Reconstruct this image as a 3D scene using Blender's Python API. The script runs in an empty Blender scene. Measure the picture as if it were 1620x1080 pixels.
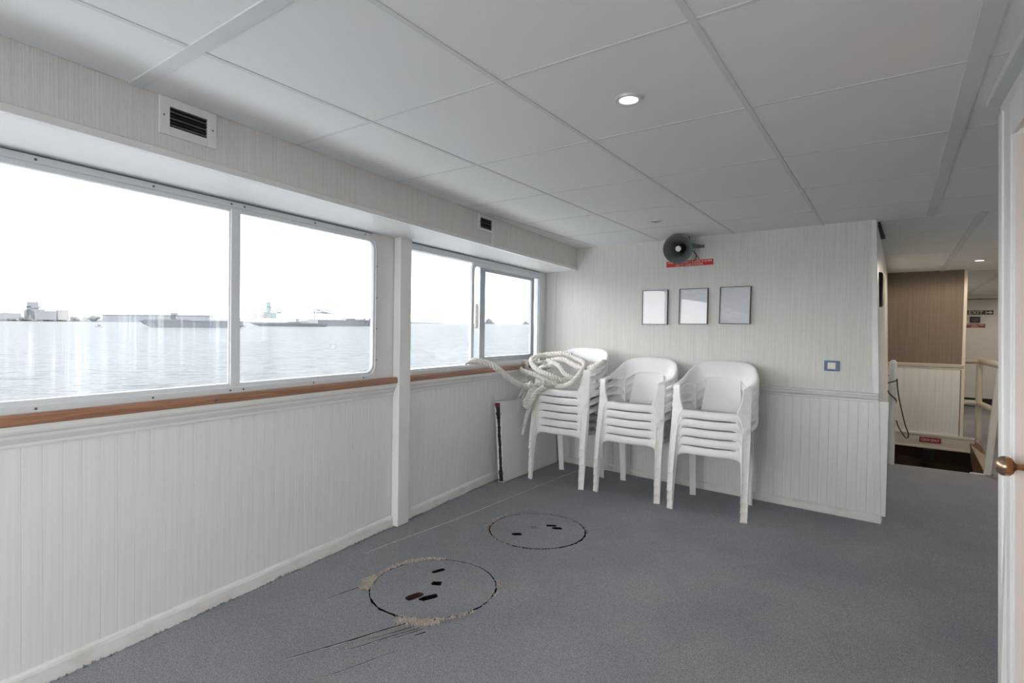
import bpy, bmesh, math, random
from mathutils import Vector, Matrix, noise
random.seed(7)
PI = math.pi
scn = bpy.context.scene
col = scn.collection

# ------------------------------------------------------------------ camera
R = Matrix(((0.7749, -0.0246, 0.6316), (0.6319, 0.0048, -0.7750), (0.0160, 0.9997, 0.0193)))
cam = bpy.data.cameras.new('camera'); cam.sensor_width = 36.0; cam.lens = 860.0 / 1620.0 * 36.0
cam.clip_start = 0.02; cam.clip_end = 20000
cob = bpy.data.objects.new('camera', cam); col.objects.link(cob)
CAM = Vector((0, 0, 1.2))
m = R.copy(); q = m.to_quaternion(); q.normalize()
cob.matrix_world = Matrix.Translation(CAM) @ q.to_matrix().to_4x4()
scn.camera = cob

# ------------------------------------------------------------------ sky and exposure
SKY = 5.6
w = bpy.data.worlds.new('sky'); scn.world = w; w.use_nodes = True
nt = w.node_tree; nt.nodes.clear()
tc = nt.nodes.new('ShaderNodeTexCoord'); sx = nt.nodes.new('ShaderNodeSeparateXYZ')
rp = nt.nodes.new('ShaderNodeValToRGB'); bg = nt.nodes.new('ShaderNodeBackground'); wo = nt.nodes.new('ShaderNodeOutputWorld')
nt.links.new(tc.outputs['Generated'], sx.inputs[0]); nt.links.new(sx.outputs['Z'], rp.inputs[0])
rp.color_ramp.elements[0].position = 0.0; rp.color_ramp.elements[0].color = (0.985, 0.985, 0.98, 1)
rp.color_ramp.elements[1].position = 0.6; rp.color_ramp.elements[1].color = (0.93, 0.965, 1.0, 1)
nt.links.new(rp.outputs[0], bg.inputs['Color']); bg.inputs['Strength'].default_value = SKY
nt.links.new(bg.outputs[0], wo.inputs['Surface'])
vs = scn.view_settings
scn.display_settings.display_device = 'sRGB'
vs.view_transform = 'Standard'; vs.look = 'None'; vs.exposure = 0.14; vs.gamma = 1.0; vs.use_curve_mapping = False
# added area fill outside the unseen back window, brightening the room
def fill_light(name, loc, to, sx_, sy_, watt):
    L = bpy.data.lights.new(name, 'AREA'); L.shape = 'RECTANGLE'; L.size = sx_; L.size_y = sy_; L.energy = watt; L.color = (.985, .995, 1.0)
    o = bpy.data.objects.new(name, L); col.objects.link(o); o.location = loc
    o.rotation_euler = (Vector(to) - Vector(loc)).to_track_quat('-Z', 'Y').to_euler(); return o


fill_light('fill_back', (-1.1, -2.52, 1.05), (-1.1, 0, 1.05), 1.8, 1.6, 32)
try:
    scn.cycles.max_bounces = 14; scn.cycles.diffuse_bounces = 8; scn.cycles.transparent_max_bounces = 16
    scn.cycles.sample_clamp_indirect = 6.0
except Exception:
    pass


# ------------------------------------------------------------------ materials
def lin(c):
    return tuple(((v / 255.0) / 12.92 if v <= 10.3 else (((v / 255.0) + 0.055) / 1.055) ** 2.4) for v in c)


def rgb(*c):
    return lin(c) + (1.0,)


def mat(name, color, rough=0.5, metal=0.0, spec=0.5, emit=None, estr=0.0):
    M = bpy.data.materials.new(name); M.use_nodes = True
    b = M.node_tree.nodes['Principled BSDF']
    b.inputs['Base Color'].default_value = color; b.inputs['Roughness'].default_value = rough
    b.inputs['Metallic'].default_value = metal; b.inputs['Specular IOR Level'].default_value = spec
    if emit:
        b.inputs['Emission Color'].default_value = emit; b.inputs['Emission Strength'].default_value = estr
    return M


def texmat(name, c1, c2, scale=(1, 1, 1), nscale=5.0, rough=0.5, bump=0.0, lo=0.35, hi=0.65, detail=4.0, spec=0.5, coord='Object', bdist=0.01):
    """two colours blended by a stretched noise, with fine relief"""
    M = mat(name, c1, rough, 0, spec); t = M.node_tree; b = t.nodes['Principled BSDF']
    tc = t.nodes.new('ShaderNodeTexCoord'); mp = t.nodes.new('ShaderNodeMapping'); mp.inputs['Scale'].default_value = scale
    nz = t.nodes.new('ShaderNodeTexNoise'); nz.inputs['Scale'].default_value = nscale; nz.inputs['Detail'].default_value = detail
    r = t.nodes.new('ShaderNodeValToRGB')
    r.color_ramp.elements[0].position = lo; r.color_ramp.elements[0].color = c1
    r.color_ramp.elements[1].position = hi; r.color_ramp.elements[1].color = c2
    t.links.new(tc.outputs[coord], mp.inputs[0]); t.links.new(mp.outputs[0], nz.inputs['Vector'])
    t.links.new(nz.outputs['Fac'], r.inputs[0]); t.links.new(r.outputs[0], b.inputs['Base Color'])
    if bump:
        bp = t.nodes.new('ShaderNodeBump'); bp.inputs['Strength'].default_value = bump; bp.inputs['Distance'].default_value = bdist
        t.links.new(nz.outputs['Fac'], bp.inputs['Height']); t.links.new(bp.outputs[0], b.inputs['Normal'])
    return M


M = {}
M['paint'] = texmat('white_paint', rgb(229, 229, 228), rgb(222, 222, 219), (1, 1, 1), 3.0, 0.35, 0.02)
M['paint_old'] = texmat('worn_white_paint', rgb(228, 227, 223), rgb(208, 204, 194), (1, 1, 3), 9.0, 0.45, 0.05, 0.5, 0.8, 6)
M['board'] = texmat('beadboard_paint', rgb(229, 229, 228), rgb(223, 222, 220), (1, 1, 0.35), 4.0, 0.38, 0.02, 0.4, 0.75, 5, coord='Generated')
M['soffit'] = mat('gloss_white_paint', rgb(234, 236, 236), 0.22)
M['tile'] = texmat('ceiling_panel_white', rgb(224, 226, 226), rgb(219, 221, 221), (1, 1, 1), 900.0, 0.75, 0.02)
M['batten'] = mat('ceiling_batten_white', rgb(208, 211, 212), 0.75, 0, 0.2)
M['gap'] = mat('dark_gap', rgb(70, 70, 70), 0.9)
M['alu'] = mat('white_coated_aluminium', rgb(214, 218, 221), 0.32, 0.0, 0.6)
M['alu_grey'] = mat('grey_aluminium', rgb(176, 180, 188), 0.34, 0.35)
M['screw'] = mat('steel_screw', rgb(110, 112, 116), 0.4, 0.7)
M['plastic'] = texmat('white_chair_plastic', rgb(245, 245, 245), rgb(240, 240, 239), (1, 1, 1), 6.0, 0.38, 0.0)
M['plastic_dirty'] = texmat('scuffed_white_plastic', rgb(244, 243, 241), rgb(232, 228, 221), (3, 3, 2), 5.0, 0.42, 0.0, 0.5, 0.85)
M['rope'] = texmat('rope_fibre', rgb(230, 227, 222), rgb(198, 192, 184), (1, 1, 1), 60.0, 0.9, 0.35, 0.3, 0.75, 5, 0.2, bdist=0.004)
M['fray'] = texmat('frayed_backing_fibre', rgb(206, 192, 180), rgb(168, 150, 136), (1, 1, 1), 70.0, 0.95, 0.2, 0.3, 0.7, 4, 0.1)
M['fray_pale'] = mat('pale_backing_thread', rgb(205, 196, 186), 0.9, 0, 0.1)
M['black'] = mat('black', rgb(22, 22, 24), 0.5)
M['gasket'] = mat('grey_rubber_gasket', rgb(96, 100, 108), 0.7)
M['void'] = mat('dark_void', rgb(26, 24, 24), 0.95, 0, 0.05)
M['red'] = mat('red_sign', rgb(206, 52, 38), 0.35)
M['redm'] = mat('maroon_sign', rgb(150, 34, 26), 0.4)
M['letter'] = mat('white_lettering', rgb(240, 232, 228), 0.5)
M['green'] = mat('dark_green_sign', rgb(28, 52, 40), 0.4)
M['blue'] = mat('blue_switch_plate', rgb(48, 76, 124), 0.3)
M['switch'] = mat('cream_rocker', rgb(238, 232, 220), 0.3)
M['horn'] = mat('grey_horn_plastic', rgb(104, 110, 110), 0.38)
M['horn_dark'] = mat('dark_horn_plastic', rgb(44, 46, 48), 0.32)
M['paper'] = texmat('printed_paper', rgb(224, 226, 230), rgb(200, 203, 210), (3, 1, 45), 4.0, 0.7, 0, 0.52, 0.72, 3)
M['frame_black'] = mat('black_picture_frame', rgb(30, 30, 32), 0.3)
M['brass'] = texmat('aged_brass', rgb(172, 150, 126), rgb(140, 118, 98), (1, 1, 1), 18.0, 0.24, 0.0)
M['brass'].node_tree.nodes['Principled BSDF'].inputs['Metallic'].default_value = 0.85
M['doorwood'] = texmat('varnished_door_wood', rgb(196, 142, 96), rgb(178, 124, 80), (14, 14, 0.9), 4.0, 0.65, 0.02, spec=0.2)
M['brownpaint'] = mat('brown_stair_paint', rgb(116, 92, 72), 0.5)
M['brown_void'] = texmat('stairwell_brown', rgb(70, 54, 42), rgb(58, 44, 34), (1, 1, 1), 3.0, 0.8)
M['hatchrust'] = mat('rusty_slot', rgb(64, 36, 28), 0.9)
M['cream'] = mat('cream_rail_paint', rgb(222, 214, 200), 0.35)
M['foam'] = texmat('black_rotten_foam', rgb(28, 25, 26), rgb(52, 46, 46), (1, 1, 1), 60.0, 0.9, 0.5)
M['tape'] = mat('red_tape', rgb(112, 32, 40), 0.5)
M['lamp_on'] = mat('lit_lamp', rgb(255, 236, 205), 0.5, emit=rgb(255, 222, 176), estr=6.0)
M['lamp_off'] = mat('unlit_lamp_glass', rgb(90, 88, 86), 0.15)
M['chrome'] = mat('satin_lamp_ring', rgb(206, 208, 208), 0.3, 0.3)
# far things outside: pale haze is mixed into these colours
for n, c in dict(hull=(142, 146, 156), hull2=(120, 124, 132), pale=(182, 187, 194), pale2=(194, 198, 204), warm=(212, 200, 184), tree=(150, 158, 160), white=(208, 208, 208),
                 crane=(168, 178, 190), cranered=(200, 172, 174), land=(186, 190, 196), teal=(186, 206, 208), dkw=(150, 150, 154)).items():
    M[n] = mat('far_' + n, tuple(v * .36 for v in lin(c)) + (1,), 0.9, 0, 0.1)


def wallpaper(name, c1, c2, sc=1.0):
    Mx = mat(name, c1, 0.7, 0, 0.3); t = Mx.node_tree; b = t.nodes['Principled BSDF']
    tc = t.nodes.new('ShaderNodeTexCoord'); mp = t.nodes.new('ShaderNodeMapping'); mp.inputs['Scale'].default_value = (90 * sc, 90 * sc, 2.2)
    n1 = t.nodes.new('ShaderNodeTexNoise'); n1.inputs['Scale'].default_value = 1.0; n1.inputs['Detail'].default_value = 3
    mp2 = t.nodes.new('ShaderNodeMapping'); mp2.inputs['Scale'].default_value = (260, 260, 30)
    n2 = t.nodes.new('ShaderNodeTexNoise'); n2.inputs['Scale'].default_value = 1.0; n2.inputs['Detail'].default_value = 2
    ad = t.nodes.new('ShaderNodeMath'); ad.operation = 'MULTIPLY_ADD'; ad.inputs[1].default_value = 0.45
    r = t.nodes.new('ShaderNodeValToRGB')
    r.color_ramp.elements[0].position = 0.5; r.color_ramp.elements[0].color = c2
    r.color_ramp.elements[1].position = 0.85; r.color_ramp.elements[1].color = c1
    for a in (mp, mp2): t.links.new(tc.outputs['Object'], a.inputs[0])
    t.links.new(mp.outputs[0], n1.inputs['Vector']); t.links.new(mp2.outputs[0], n2.inputs['Vector'])
    t.links.new(n2.outputs['Fac'], ad.inputs[0]); t.links.new(n1.outputs['Fac'], ad.inputs[2])
    t.links.new(ad.outputs[0], r.inputs[0]); t.links.new(r.outputs[0], b.inputs['Base Color'])
    bp = t.nodes.new('ShaderNodeBump'); bp.inputs['Strength'].default_value = 0.25; bp.inputs['Distance'].default_value = 0.003
    t.links.new(ad.outputs[0], bp.inputs['Height']); t.links.new(bp.outputs[0], b.inputs['Normal'])
    return Mx


M['wallpaper'] = wallpaper('grey_cream_wallpaper', rgb(222, 221, 217), rgb(210, 208, 203), 2.4)
M['wallpaper_brown'] = wallpaper('taupe_wallpaper', rgb(132, 120, 108), rgb(116, 104, 92), 2.2)


def carpet():
    Mx = mat('carpet', rgb(110, 114, 122), 0.95, 0, 0.1); t = Mx.node_tree; b = t.nodes['Principled BSDF']
    tc = t.nodes.new('ShaderNodeNewGeometry')
    n1 = t.nodes.new('ShaderNodeTexNoise'); n1.inputs['Scale'].default_value = 260; n1.inputs['Detail'].default_value = 3
    n2 = t.nodes.new('ShaderNodeTexNoise'); n2.inputs['Scale'].default_value = 2.2; n2.inputs['Detail'].default_value = 4
    r = t.nodes.new('ShaderNodeValToRGB')
    r.color_ramp.elements[0].position = 0.32; r.color_ramp.elements[0].color = rgb(118, 120, 125)
    r.color_ramp.elements[1].position = 0.68; r.color_ramp.elements[1].color = rgb(172, 174, 179)
    r2 = t.nodes.new('ShaderNodeValToRGB')
    r2.color_ramp.elements[0].position = 0.3; r2.color_ramp.elements[0].color = (0.86, 0.86, 0.88, 1)
    r2.color_ramp.elements[1].position = 0.7; r2.color_ramp.elements[1].color = (1.04, 1.02, 1.0, 1)
    mx = t.nodes.new('ShaderNodeMix'); mx.data_type = 'RGBA'; mx.blend_type = 'MULTIPLY'; mx.inputs[0].default_value = 1.0
    mo = t.nodes.new('ShaderNodeMapping'); mo.inputs['Location'].default_value = (.31, .17, .4337); t.links.new(tc.outputs['Position'], mo.inputs[0])
    for n in (n1, n2): t.links.new(mo.outputs[0], n.inputs['Vector'])
    t.links.new(n1.outputs['Fac'], r.inputs[0]); t.links.new(n2.outputs['Fac'], r2.inputs[0])
    t.links.new(r.outputs[0], mx.inputs[6]); t.links.new(r2.outputs[0], mx.inputs[7]); t.links.new(mx.outputs[2], b.inputs['Base Color'])
    bp = t.nodes.new('ShaderNodeBump'); bp.inputs['Strength'].default_value = 0.5; bp.inputs['Distance'].default_value = 0.004
    t.links.new(n1.outputs['Fac'], bp.inputs['Height']); t.links.new(bp.outputs[0], b.inputs['Normal'])
    return Mx


M['carpet'] = carpet()


def oak():
    Mx = mat('varnished_oak', rgb(170, 112, 74), 0.35); t = Mx.node_tree; b = t.nodes['Principled BSDF']
    tc = t.nodes.new('ShaderNodeTexCoord'); mp = t.nodes.new('ShaderNodeMapping'); mp.inputs['Scale'].default_value = (2.5, 40, 60)
    n1 = t.nodes.new('ShaderNodeTexNoise'); n1.inputs['Scale'].default_value = 2.0; n1.inputs['Detail'].default_value = 8; n1.inputs['Distortion'].default_value = 0.6
    r = t.nodes.new('ShaderNodeValToRGB')
    r.color_ramp.elements[0].position = 0.3; r.color_ramp.elements[0].color = rgb(132, 92, 68)
    r.color_ramp.elements[1].position = 0.7; r.color_ramp.elements[1].color = rgb(170, 126, 98)
    t.links.new(tc.outputs['Object'], mp.inputs[0]); t.links.new(mp.outputs[0], n1.inputs['Vector'])
    t.links.new(n1.outputs['Fac'], r.inputs[0]); t.links.new(r.outputs[0], b.inputs['Base Color'])
    return Mx


M['oak'] = oak()


def glass(name, dirt=0.0, tint=(1, 1, 1, 1)):
    """thin pane: see-through, mirror reflection by angle, and dried salt streaks"""
    Mx = bpy.data.materials.new(name); Mx.use_nodes = True; t = Mx.node_tree; t.nodes.clear()
    out = t.nodes.new('ShaderNodeOutputMaterial'); tr = t.nodes.new('ShaderNodeBsdfTransparent'); tr.inputs[0].default_value = tint
    gl = t.nodes.new('ShaderNodeBsdfGlossy'); gl.inputs['Roughness'].default_value = 0.02
    lw = t.nodes.new('ShaderNodeLayerWeight'); pw = t.nodes.new('ShaderNodeMath'); pw.operation = 'POWER'; pw.inputs[1].default_value = 5.0
    fr = t.nodes.new('ShaderNodeMath'); fr.operation = 'MULTIPLY_ADD'; fr.inputs[1].default_value = 0.9; fr.inputs[2].default_value = 0.045
    t.links.new(lw.outputs['Facing'], pw.inputs[0]); t.links.new(pw.outputs[0], fr.inputs[0])
    mx = t.nodes.new('ShaderNodeMixShader')
    t.links.new(fr.outputs[0], mx.inputs[0]); t.links.new(tr.outputs[0], mx.inputs[1]); t.links.new(gl.outputs[0], mx.inputs[2])
    last = mx
    if dirt > 0:
        tc = t.nodes.new('ShaderNodeTexCoord'); mp = t.nodes.new('ShaderNodeMapping'); mp.inputs['Scale'].default_value = (60, 60, 1.0)
        nz = t.nodes.new('ShaderNodeTexNoise'); nz.inputs['Scale'].default_value = 1.0; nz.inputs['Detail'].default_value = 5; nz.inputs['Roughness'].default_value = 0.65
        nb = t.nodes.new('ShaderNodeTexNoise'); nb.inputs['Scale'].default_value = 2.3; nb.inputs['Detail'].default_value = 2
        mr = t.nodes.new('ShaderNodeMapRange'); mr.inputs[1].default_value = 0.5; mr.inputs[2].default_value = 0.8; mr.inputs[3].default_value = 0.02; mr.inputs[4].default_value = dirt
        mr2 = t.nodes.new('ShaderNodeMapRange'); mr2.inputs[1].default_value = 0.42; mr2.inputs[2].default_value = 0.62
        mu = t.nodes.new('ShaderNodeMath'); mu.operation = 'MULTIPLY'
        df = t.nodes.new('ShaderNodeBsdfTranslucent'); df.inputs[0].default_value = rgb(232, 234, 236)
        m2 = t.nodes.new('ShaderNodeMixShader')
        t.links.new(tc.outputs['Object'], mp.inputs[0]); t.links.new(mp.outputs[0], nz.inputs['Vector']); t.links.new(tc.outputs['Object'], nb.inputs['Vector'])
        t.links.new(nz.outputs['Fac'], mr.inputs[0]); t.links.new(nb.outputs['Fac'], mr2.inputs[0])
        t.links.new(mr.outputs[0], mu.inputs[0]); t.links.new(mr2.outputs[0], mu.inputs[1])
        t.links.new(mu.outputs[0], m2.inputs[0]); t.links.new(mx.outputs[0], m2.inputs[1]); t.links.new(df.outputs[0], m2.inputs[2])
        last = m2
    t.links.new(last.outputs[0], out.inputs['Surface'])
    return Mx


M['glass'] = glass('window_glass', 0.05)
M['glass_dirty'] = glass('salt_streaked_glass', 0.22)
M['glass_pic'] = glass('picture_glass', 0.0)


# ------------------------------------------------------------------ mesh helpers
class MB:
    def __init__(s): s.v = []; s.f = []; s.mi = []

    def add(s, vs, fs, mi=0):
        o = len(s.v); s.v += [tuple(v) for v in vs]; s.f += [tuple(i + o for i in f) for f in fs]; s.mi += [mi] * len(fs); return s

    def box(s, x0, x1, y0, y1, z0, z1, mi=0):
        return s.add([(x0, y0, z0), (x1, y0, z0), (x1, y1, z0), (x0, y1, z0), (x0, y0, z1), (x1, y0, z1), (x1, y1, z1), (x0, y1, z1)],
                     [(0, 3, 2, 1), (4, 5, 6, 7), (0, 1, 5, 4), (1, 2, 6, 5), (2, 3, 7, 6), (3, 0, 4, 7)], mi)

    def hexa(s, p, mi=0):
        return s.add(p, [(0, 3, 2, 1), (4, 5, 6, 7), (0, 1, 5, 4), (1, 2, 6, 5), (2, 3, 7, 6), (3, 0, 4, 7)], mi)

    def prism(s, poly, a, b, mi=0):
        """poly: list of 3D points (planar); extruded by vectors a..b added"""
        n = len(poly); A = [Vector(p) + Vector(a) for p in poly]; B = [Vector(p) + Vector(b) for p in poly]
        fs = [tuple(range(n - 1, -1, -1)), tuple(range(n, 2 * n))] + [(i, (i + 1) % n, n + (i + 1) % n, n + i) for i in range(n)]
        return s.add(A + B, fs, mi)

    def loft(s, secs, closed=True, caps=True, mi=0):
        n = len(secs[0]); vs = [p for sc in secs for p in sc]; fs = []
        for i in range(len(secs) - 1):
            for j in range(n if closed else n - 1):
                k = (j + 1) % n
                fs.append((i * n + j, i * n + k, (i + 1) * n + k, (i + 1) * n + j))
        if caps and closed:
            fs.append(tuple(range(n - 1, -1, -1))); fs.append(tuple(range((len(secs) - 1) * n, len(secs) * n)))
        return s.add(vs, fs, mi)

    def tube(s, pts, r, n=8, mi=0):
        pts = [Vector(p) for p in pts]; secs = []; up = None
        for i, p in enumerate(pts):
            d = (pts[min(i + 1, len(pts) - 1)] - pts[max(i - 1, 0)]).normalized()
            if up is None: up = Vector((0, 0, 1)) if abs(d.z) < 0.9 else Vector((1, 0, 0))
            a = (up - d * up.dot(d)).normalized(); up = a; b = d.cross(a)
            rr = r(i / max(1, len(pts) - 1)) if callable(r) else r
            secs.append([p + (a * math.cos(2 * PI * k / n) + b * math.sin(2 * PI * k / n)) * rr for k in range(n)])
        return s.loft(secs, True, True, mi)

    def lathe(s, prof, n=24, mi=0, mtx=None, caps=True):
        secs = []
        for r, z in prof:
            ring = [Vector((r * math.cos(2 * PI * k / n), r * math.sin(2 * PI * k / n), z)) for k in range(n)]
            secs.append([mtx @ p for p in ring] if mtx else ring)
        return s.loft(secs, True, caps, mi)

    def mesh(s, name, mats, smooth=False, bevel=0.0, fix=True):
        me = bpy.data.meshes.new(name); me.from_pydata(s.v, [], s.f)
        for mm in (mats if isinstance(mats, (list, tuple)) else [mats]): me.materials.append(mm)
        me.polygons.foreach_set('material_index', s.mi)
        if fix or bevel:
            bm = bmesh.new(); bm.from_mesh(me)
            bmesh.ops.recalc_face_normals(bm, faces=bm.faces)
            if bevel:
                es = [e for e in bm.edges if len(e.link_faces) == 2 and e.calc_face_angle(0) > 0.6]
                bmesh.ops.bevel(bm, geom=es, offset=bevel, segments=2, affect='EDGES', profile=0.5, clamp_overlap=True)
            bm.to_mesh(me); bm.free()
        if smooth:
            me.polygons.foreach_set('use_smooth', [True] * len(me.polygons))
            try: me.set_sharp_from_angle(angle=0.7)
            except Exception: pass
        me.update(); return me

    def build(s, name, mats, parent=None, smooth=False, bevel=0.0, fix=True):
        return link(name, s.mesh(name, mats, smooth, bevel, fix), parent)


def link(name, me, parent=None):
    o = bpy.data.objects.new(name, me); col.objects.link(o)
    if parent: o.parent = parent
    return o


def tag(o, label=None, cat=None, group=None, kind=None):
    if label: o['label'] = label
    if cat: o['category'] = cat
    if group: o['group'] = group
    if kind: o['kind'] = kind
    return o


def empty(name, loc=(0, 0, 0), rz=0.0, mtx=None):
    o = bpy.data.objects.new(name, None); col.objects.link(o); o.empty_display_size = 0.1
    if mtx is not None: o.matrix_world = mtx
    else: o.location = loc; o.rotation_euler = (0, 0, rz)
    return o


def S(o): o['kind'] = 'structure'; return o


def bake(name, me, mods):
    """apply modifiers to a mesh"""
    o = bpy.data.objects.new('tmp', me); col.objects.link(o)
    for typ, kw in mods:
        md = o.modifiers.new('m', typ)
        for k, v in kw.items(): setattr(md, k, v)
    dg = bpy.context.evaluated_depsgraph_get(); ev = o.evaluated_get(dg)
    r = bpy.data.meshes.new_from_object(ev); r.name = name
    bpy.data.objects.remove(o); return r


def text_mesh(s, size, ma, extrude=0.0006):
    c = bpy.data.curves.new('lettering', 'FONT'); c.body = s; c.size = size; c.align_x = 'CENTER'; c.align_y = 'CENTER'; c.extrude = extrude
    o = bpy.data.objects.new('tmp', c); col.objects.link(o)
    dg = bpy.context.evaluated_depsgraph_get(); me = bpy.data.meshes.new_from_object(o.evaluated_get(dg))
    bpy.data.objects.remove(o); me.materials.clear(); me.materials.append(ma)
    return me


def lettering(s, width, height, ma, parent, x, y, z):
    """text standing in the local XZ plane, facing -Y, scaled to width x height"""
    me = text_mesh(s, 1.0, ma, 0.0)
    xs = [v.co.x for v in me.vertices]; ys = [v.co.y for v in me.vertices]
    cx, cy = (min(xs) + max(xs)) / 2, (min(ys) + max(ys)) / 2
    sx_, sy_ = width / (max(xs) - min(xs)), height / (max(ys) - min(ys))
    for v in me.vertices: v.co = Vector((x + (v.co.x - cx) * sx_, y, z + (v.co.y - cy) * sy_))
    return link('lettering', me, parent)


def clip_poly(poly, reg):
    """Sutherland-Hodgman: clip poly by convex CCW region"""
    out = poly
    for i in range(len(reg)):
        a, b = reg[i], reg[(i + 1) % len(reg)]; inp = out; out = []
        def side(p): return (b[0] - a[0]) * (p[1] - a[1]) - (b[1] - a[1]) * (p[0] - a[0])
        for j in range(len(inp)):
            p, q_ = inp[j], inp[(j + 1) % len(inp)]; sp, sq = side(p), side(q_)
            if sp >= 0: out.append(p)
            if sp * sq < 0:
                t_ = sp / (sp - sq); out.append((p[0] + (q_[0] - p[0]) * t_, p[1] + (q_[1] - p[1]) * t_))
        if not out: return []
    return out


def catmull(P, step):
    P = [Vector(p) for p in P]; Q = [P[0] * 2 - P[1]] + P + [P[-1] * 2 - P[-2]]; out = []
    for i in range(1, len(Q) - 2):
        a, b, c, d = Q[i - 1:i + 3]; n = max(2, int((c - b).length / step))
        for k in range(n):
            t = k / n
            out.append(0.5 * ((2 * b) + (c - a) * t + (2 * a - 5 * b + 4 * c - d) * t * t + (3 * b - a - 3 * c + d) * t ** 3))
    out.append(P[-1]); return out


# ------------------------------------------------------------------ room constants
ZC = 1.956                      # ceiling height
YE = 4.205                      # face of the end wall
WD = Vector((-.1785, .9839, 0)).normalized()     # along the window wall, going away
WN = Vector((.9839, .1785, 0)).normalized()      # from the window wall into the room
WROT = math.atan2(WD.y, WD.x)
K0 = -2.22                      # board face of the window wall
WLOC = WN * K0                  # local frame of the window wall: x along, y outward, z up


def wl(u, v, z):                # window-wall coordinates to world
    return WLOC + WD * u - WN * v + Vector((0, 0, z))


def at_window(o): o.location = WLOC; o.rotation_euler = (0, 0, WROT); return o


def fas_x(y): return (-1.888 - .1785 * y) / .9839       # fascia face in plan
def rw_x(y): return (0.3347 - .105 * y) / .994          # right wall face in plan


# ------------------------------------------------------------------ floor with hatch wells and the stair opening
HATCH = [(-1.862, 1.734, 0.288), (-1.931, 2.639, 0.285)]


def filled(outer, holes, z, name, ma):
    bm = bmesh.new(); es = []
    for loop in [outer] + holes:
        vs_ = [bm.verts.new((x, y, z)) for x, y in loop]
        es += [bm.edges.new((vs_[i], vs_[(i + 1) % len(vs_)])) for i in range(len(vs_))]
    bmesh.ops.triangle_fill(bm, use_beauty=True, use_dissolve=False, edges=es, normal=(0, 0, 1))
    bm.normal_update()
    for f in bm.faces:
        if f.normal.z < 0: f.normal_flip()
    me = bpy.data.meshes.new(name); bm.to_mesh(me); bm.free(); me.materials.append(ma); return me


def ring(cx, cy, r, n=64, jit=0.0):
    return [(cx + (r + random.uniform(-jit, jit)) * math.cos(2 * PI * i / n), cy + (r + random.uniform(-jit, jit)) * math.sin(2 * PI * i / n)) for i in range(n)]


gapw = 0.008
outer = [(-1.75, -2.4), (.65, -2.4), (.16, 2.25), (1.6, 2.25), (1.6, 13.0), (-0.75, 13.0), (-0.75, 4.3), (-3.2, 4.3), (-3.2, 1.5), (-2.2, -2.4)]
stairhole = [(-0.62, 6.27), (0.24, 6.34), (0.20, 7.83), (-0.62, 7.80)]
floor = S(link('floor', filled(outer, [ring(h[0], h[1], h[2] + gapw, 96, 0.0035) for h in HATCH] + [stairhole], 0.0, 'floor', M['carpet'])))
sub = MB(); sub.box(-2.5, -1.4, 1.2, 3.2, -0.05, -0.03)
sub.build('subfloor', M['void'], floor)
# seam of the carpet strip beside the window wall: a thin pale thread in a shallow join
sm = MB(); seam = catmull([(-2.41, 1.75, 0.0), (-2.424, 1.891, 0.0), (-2.426, 2.283, 0.0), (-2.426, 2.433, 0.0), (-2.46, 3.05, 0), (-2.497, 3.664, 0.0), (-2.51, 4.1, 0)], 0.05)
for p in seam: p.x += random.uniform(-.0015, .0015); p.z = 0.0005
sm.tube(seam, 0.0022, 5); sm.build('carpet_seam', M['fray_pale'], floor)

# stair well below the opening
wm = MB()
h = stairhole; zb = -1.3
for i in range(4):
    a, b = h[i], h[(i + 1) % 4]
    wm.add([(a[0], a[1], -0.002), (b[0], b[1], -0.002), (b[0], b[1], zb), (a[0], a[1], zb)], [(0, 1, 2, 3)])
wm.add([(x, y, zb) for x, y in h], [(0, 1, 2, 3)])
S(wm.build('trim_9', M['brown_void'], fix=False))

# ------------------------------------------------------------------ ceiling: backing, panels, battens
gx = Vector((.9978, .066)); gy = Vector((-.0705, .9975)); G0 = Vector((-1.135, 1.867)); CW, CL = .583, .612
room_c = [(fas_x(-2.4), -2.4), (1.6, -2.4), (1.6, 4.26), (-0.385, 4.26), (-0.385, YE), (fas_x(YE), YE)]
room_main = [(fas_x(-2.4), -2.4), (.72, -2.4), (1.6, 2.25), (1.6, YE + .045), (fas_x(YE), YE + .045)]
hall_c = [(-0.72, YE + .047), (1.6, YE + .047), (1.6, 13.0), (-0.72, 13.0)]
cb = MB(); cb.box(-3.4, .72, -2.5, 2.25, ZC + .012, ZC + .05); cb.box(-3.4, 1.7, 2.25, 13.1, ZC + .012, ZC + .05)
ceiling = S(cb.build('ceiling', M['gap']))
DL = [(-0.834, 1.599), (-1.577, 3.447), (0.164, 6.907)]


def grid_pt(o, i, j): p = o + gx * (CW * i) + gy * (CL * j); return (p.x, p.y)


def lay_panels(o, region, i0, i1, j0, j1, cl=1.0):
    for i in range(i0, i1):
        for j in range(j0, j1):
            e = 0.004
            quad = [grid_pt(o, i + e, j * cl + e), grid_pt(o, i + 1 - e, j * cl + e), grid_pt(o, i + 1 - e, (j + 1) * cl - e), grid_pt(o, i + e, (j + 1) * cl - e)]
            p = clip_poly(quad, region)
            if len(p) < 3: continue
            area = abs(sum(p[k][0] * p[(k + 1) % len(p)][1] - p[(k + 1) % len(p)][0] * p[k][1] for k in range(len(p)))) / 2
            if area < 0.004: continue
            b = MB(); b.prism([(x, y, ZC) for x, y in p], (0, 0, 0), (0, 0, .011)); b.build('ceiling_panel', M['tile'], ceiling)


lay_panels(G0, room_main, -3, 5, -8, 5)
H0 = Vector((0.115 + .07 * 0, 4.30)); lay_panels(H0, hall_c, -3, 4, -1, 15)


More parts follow.
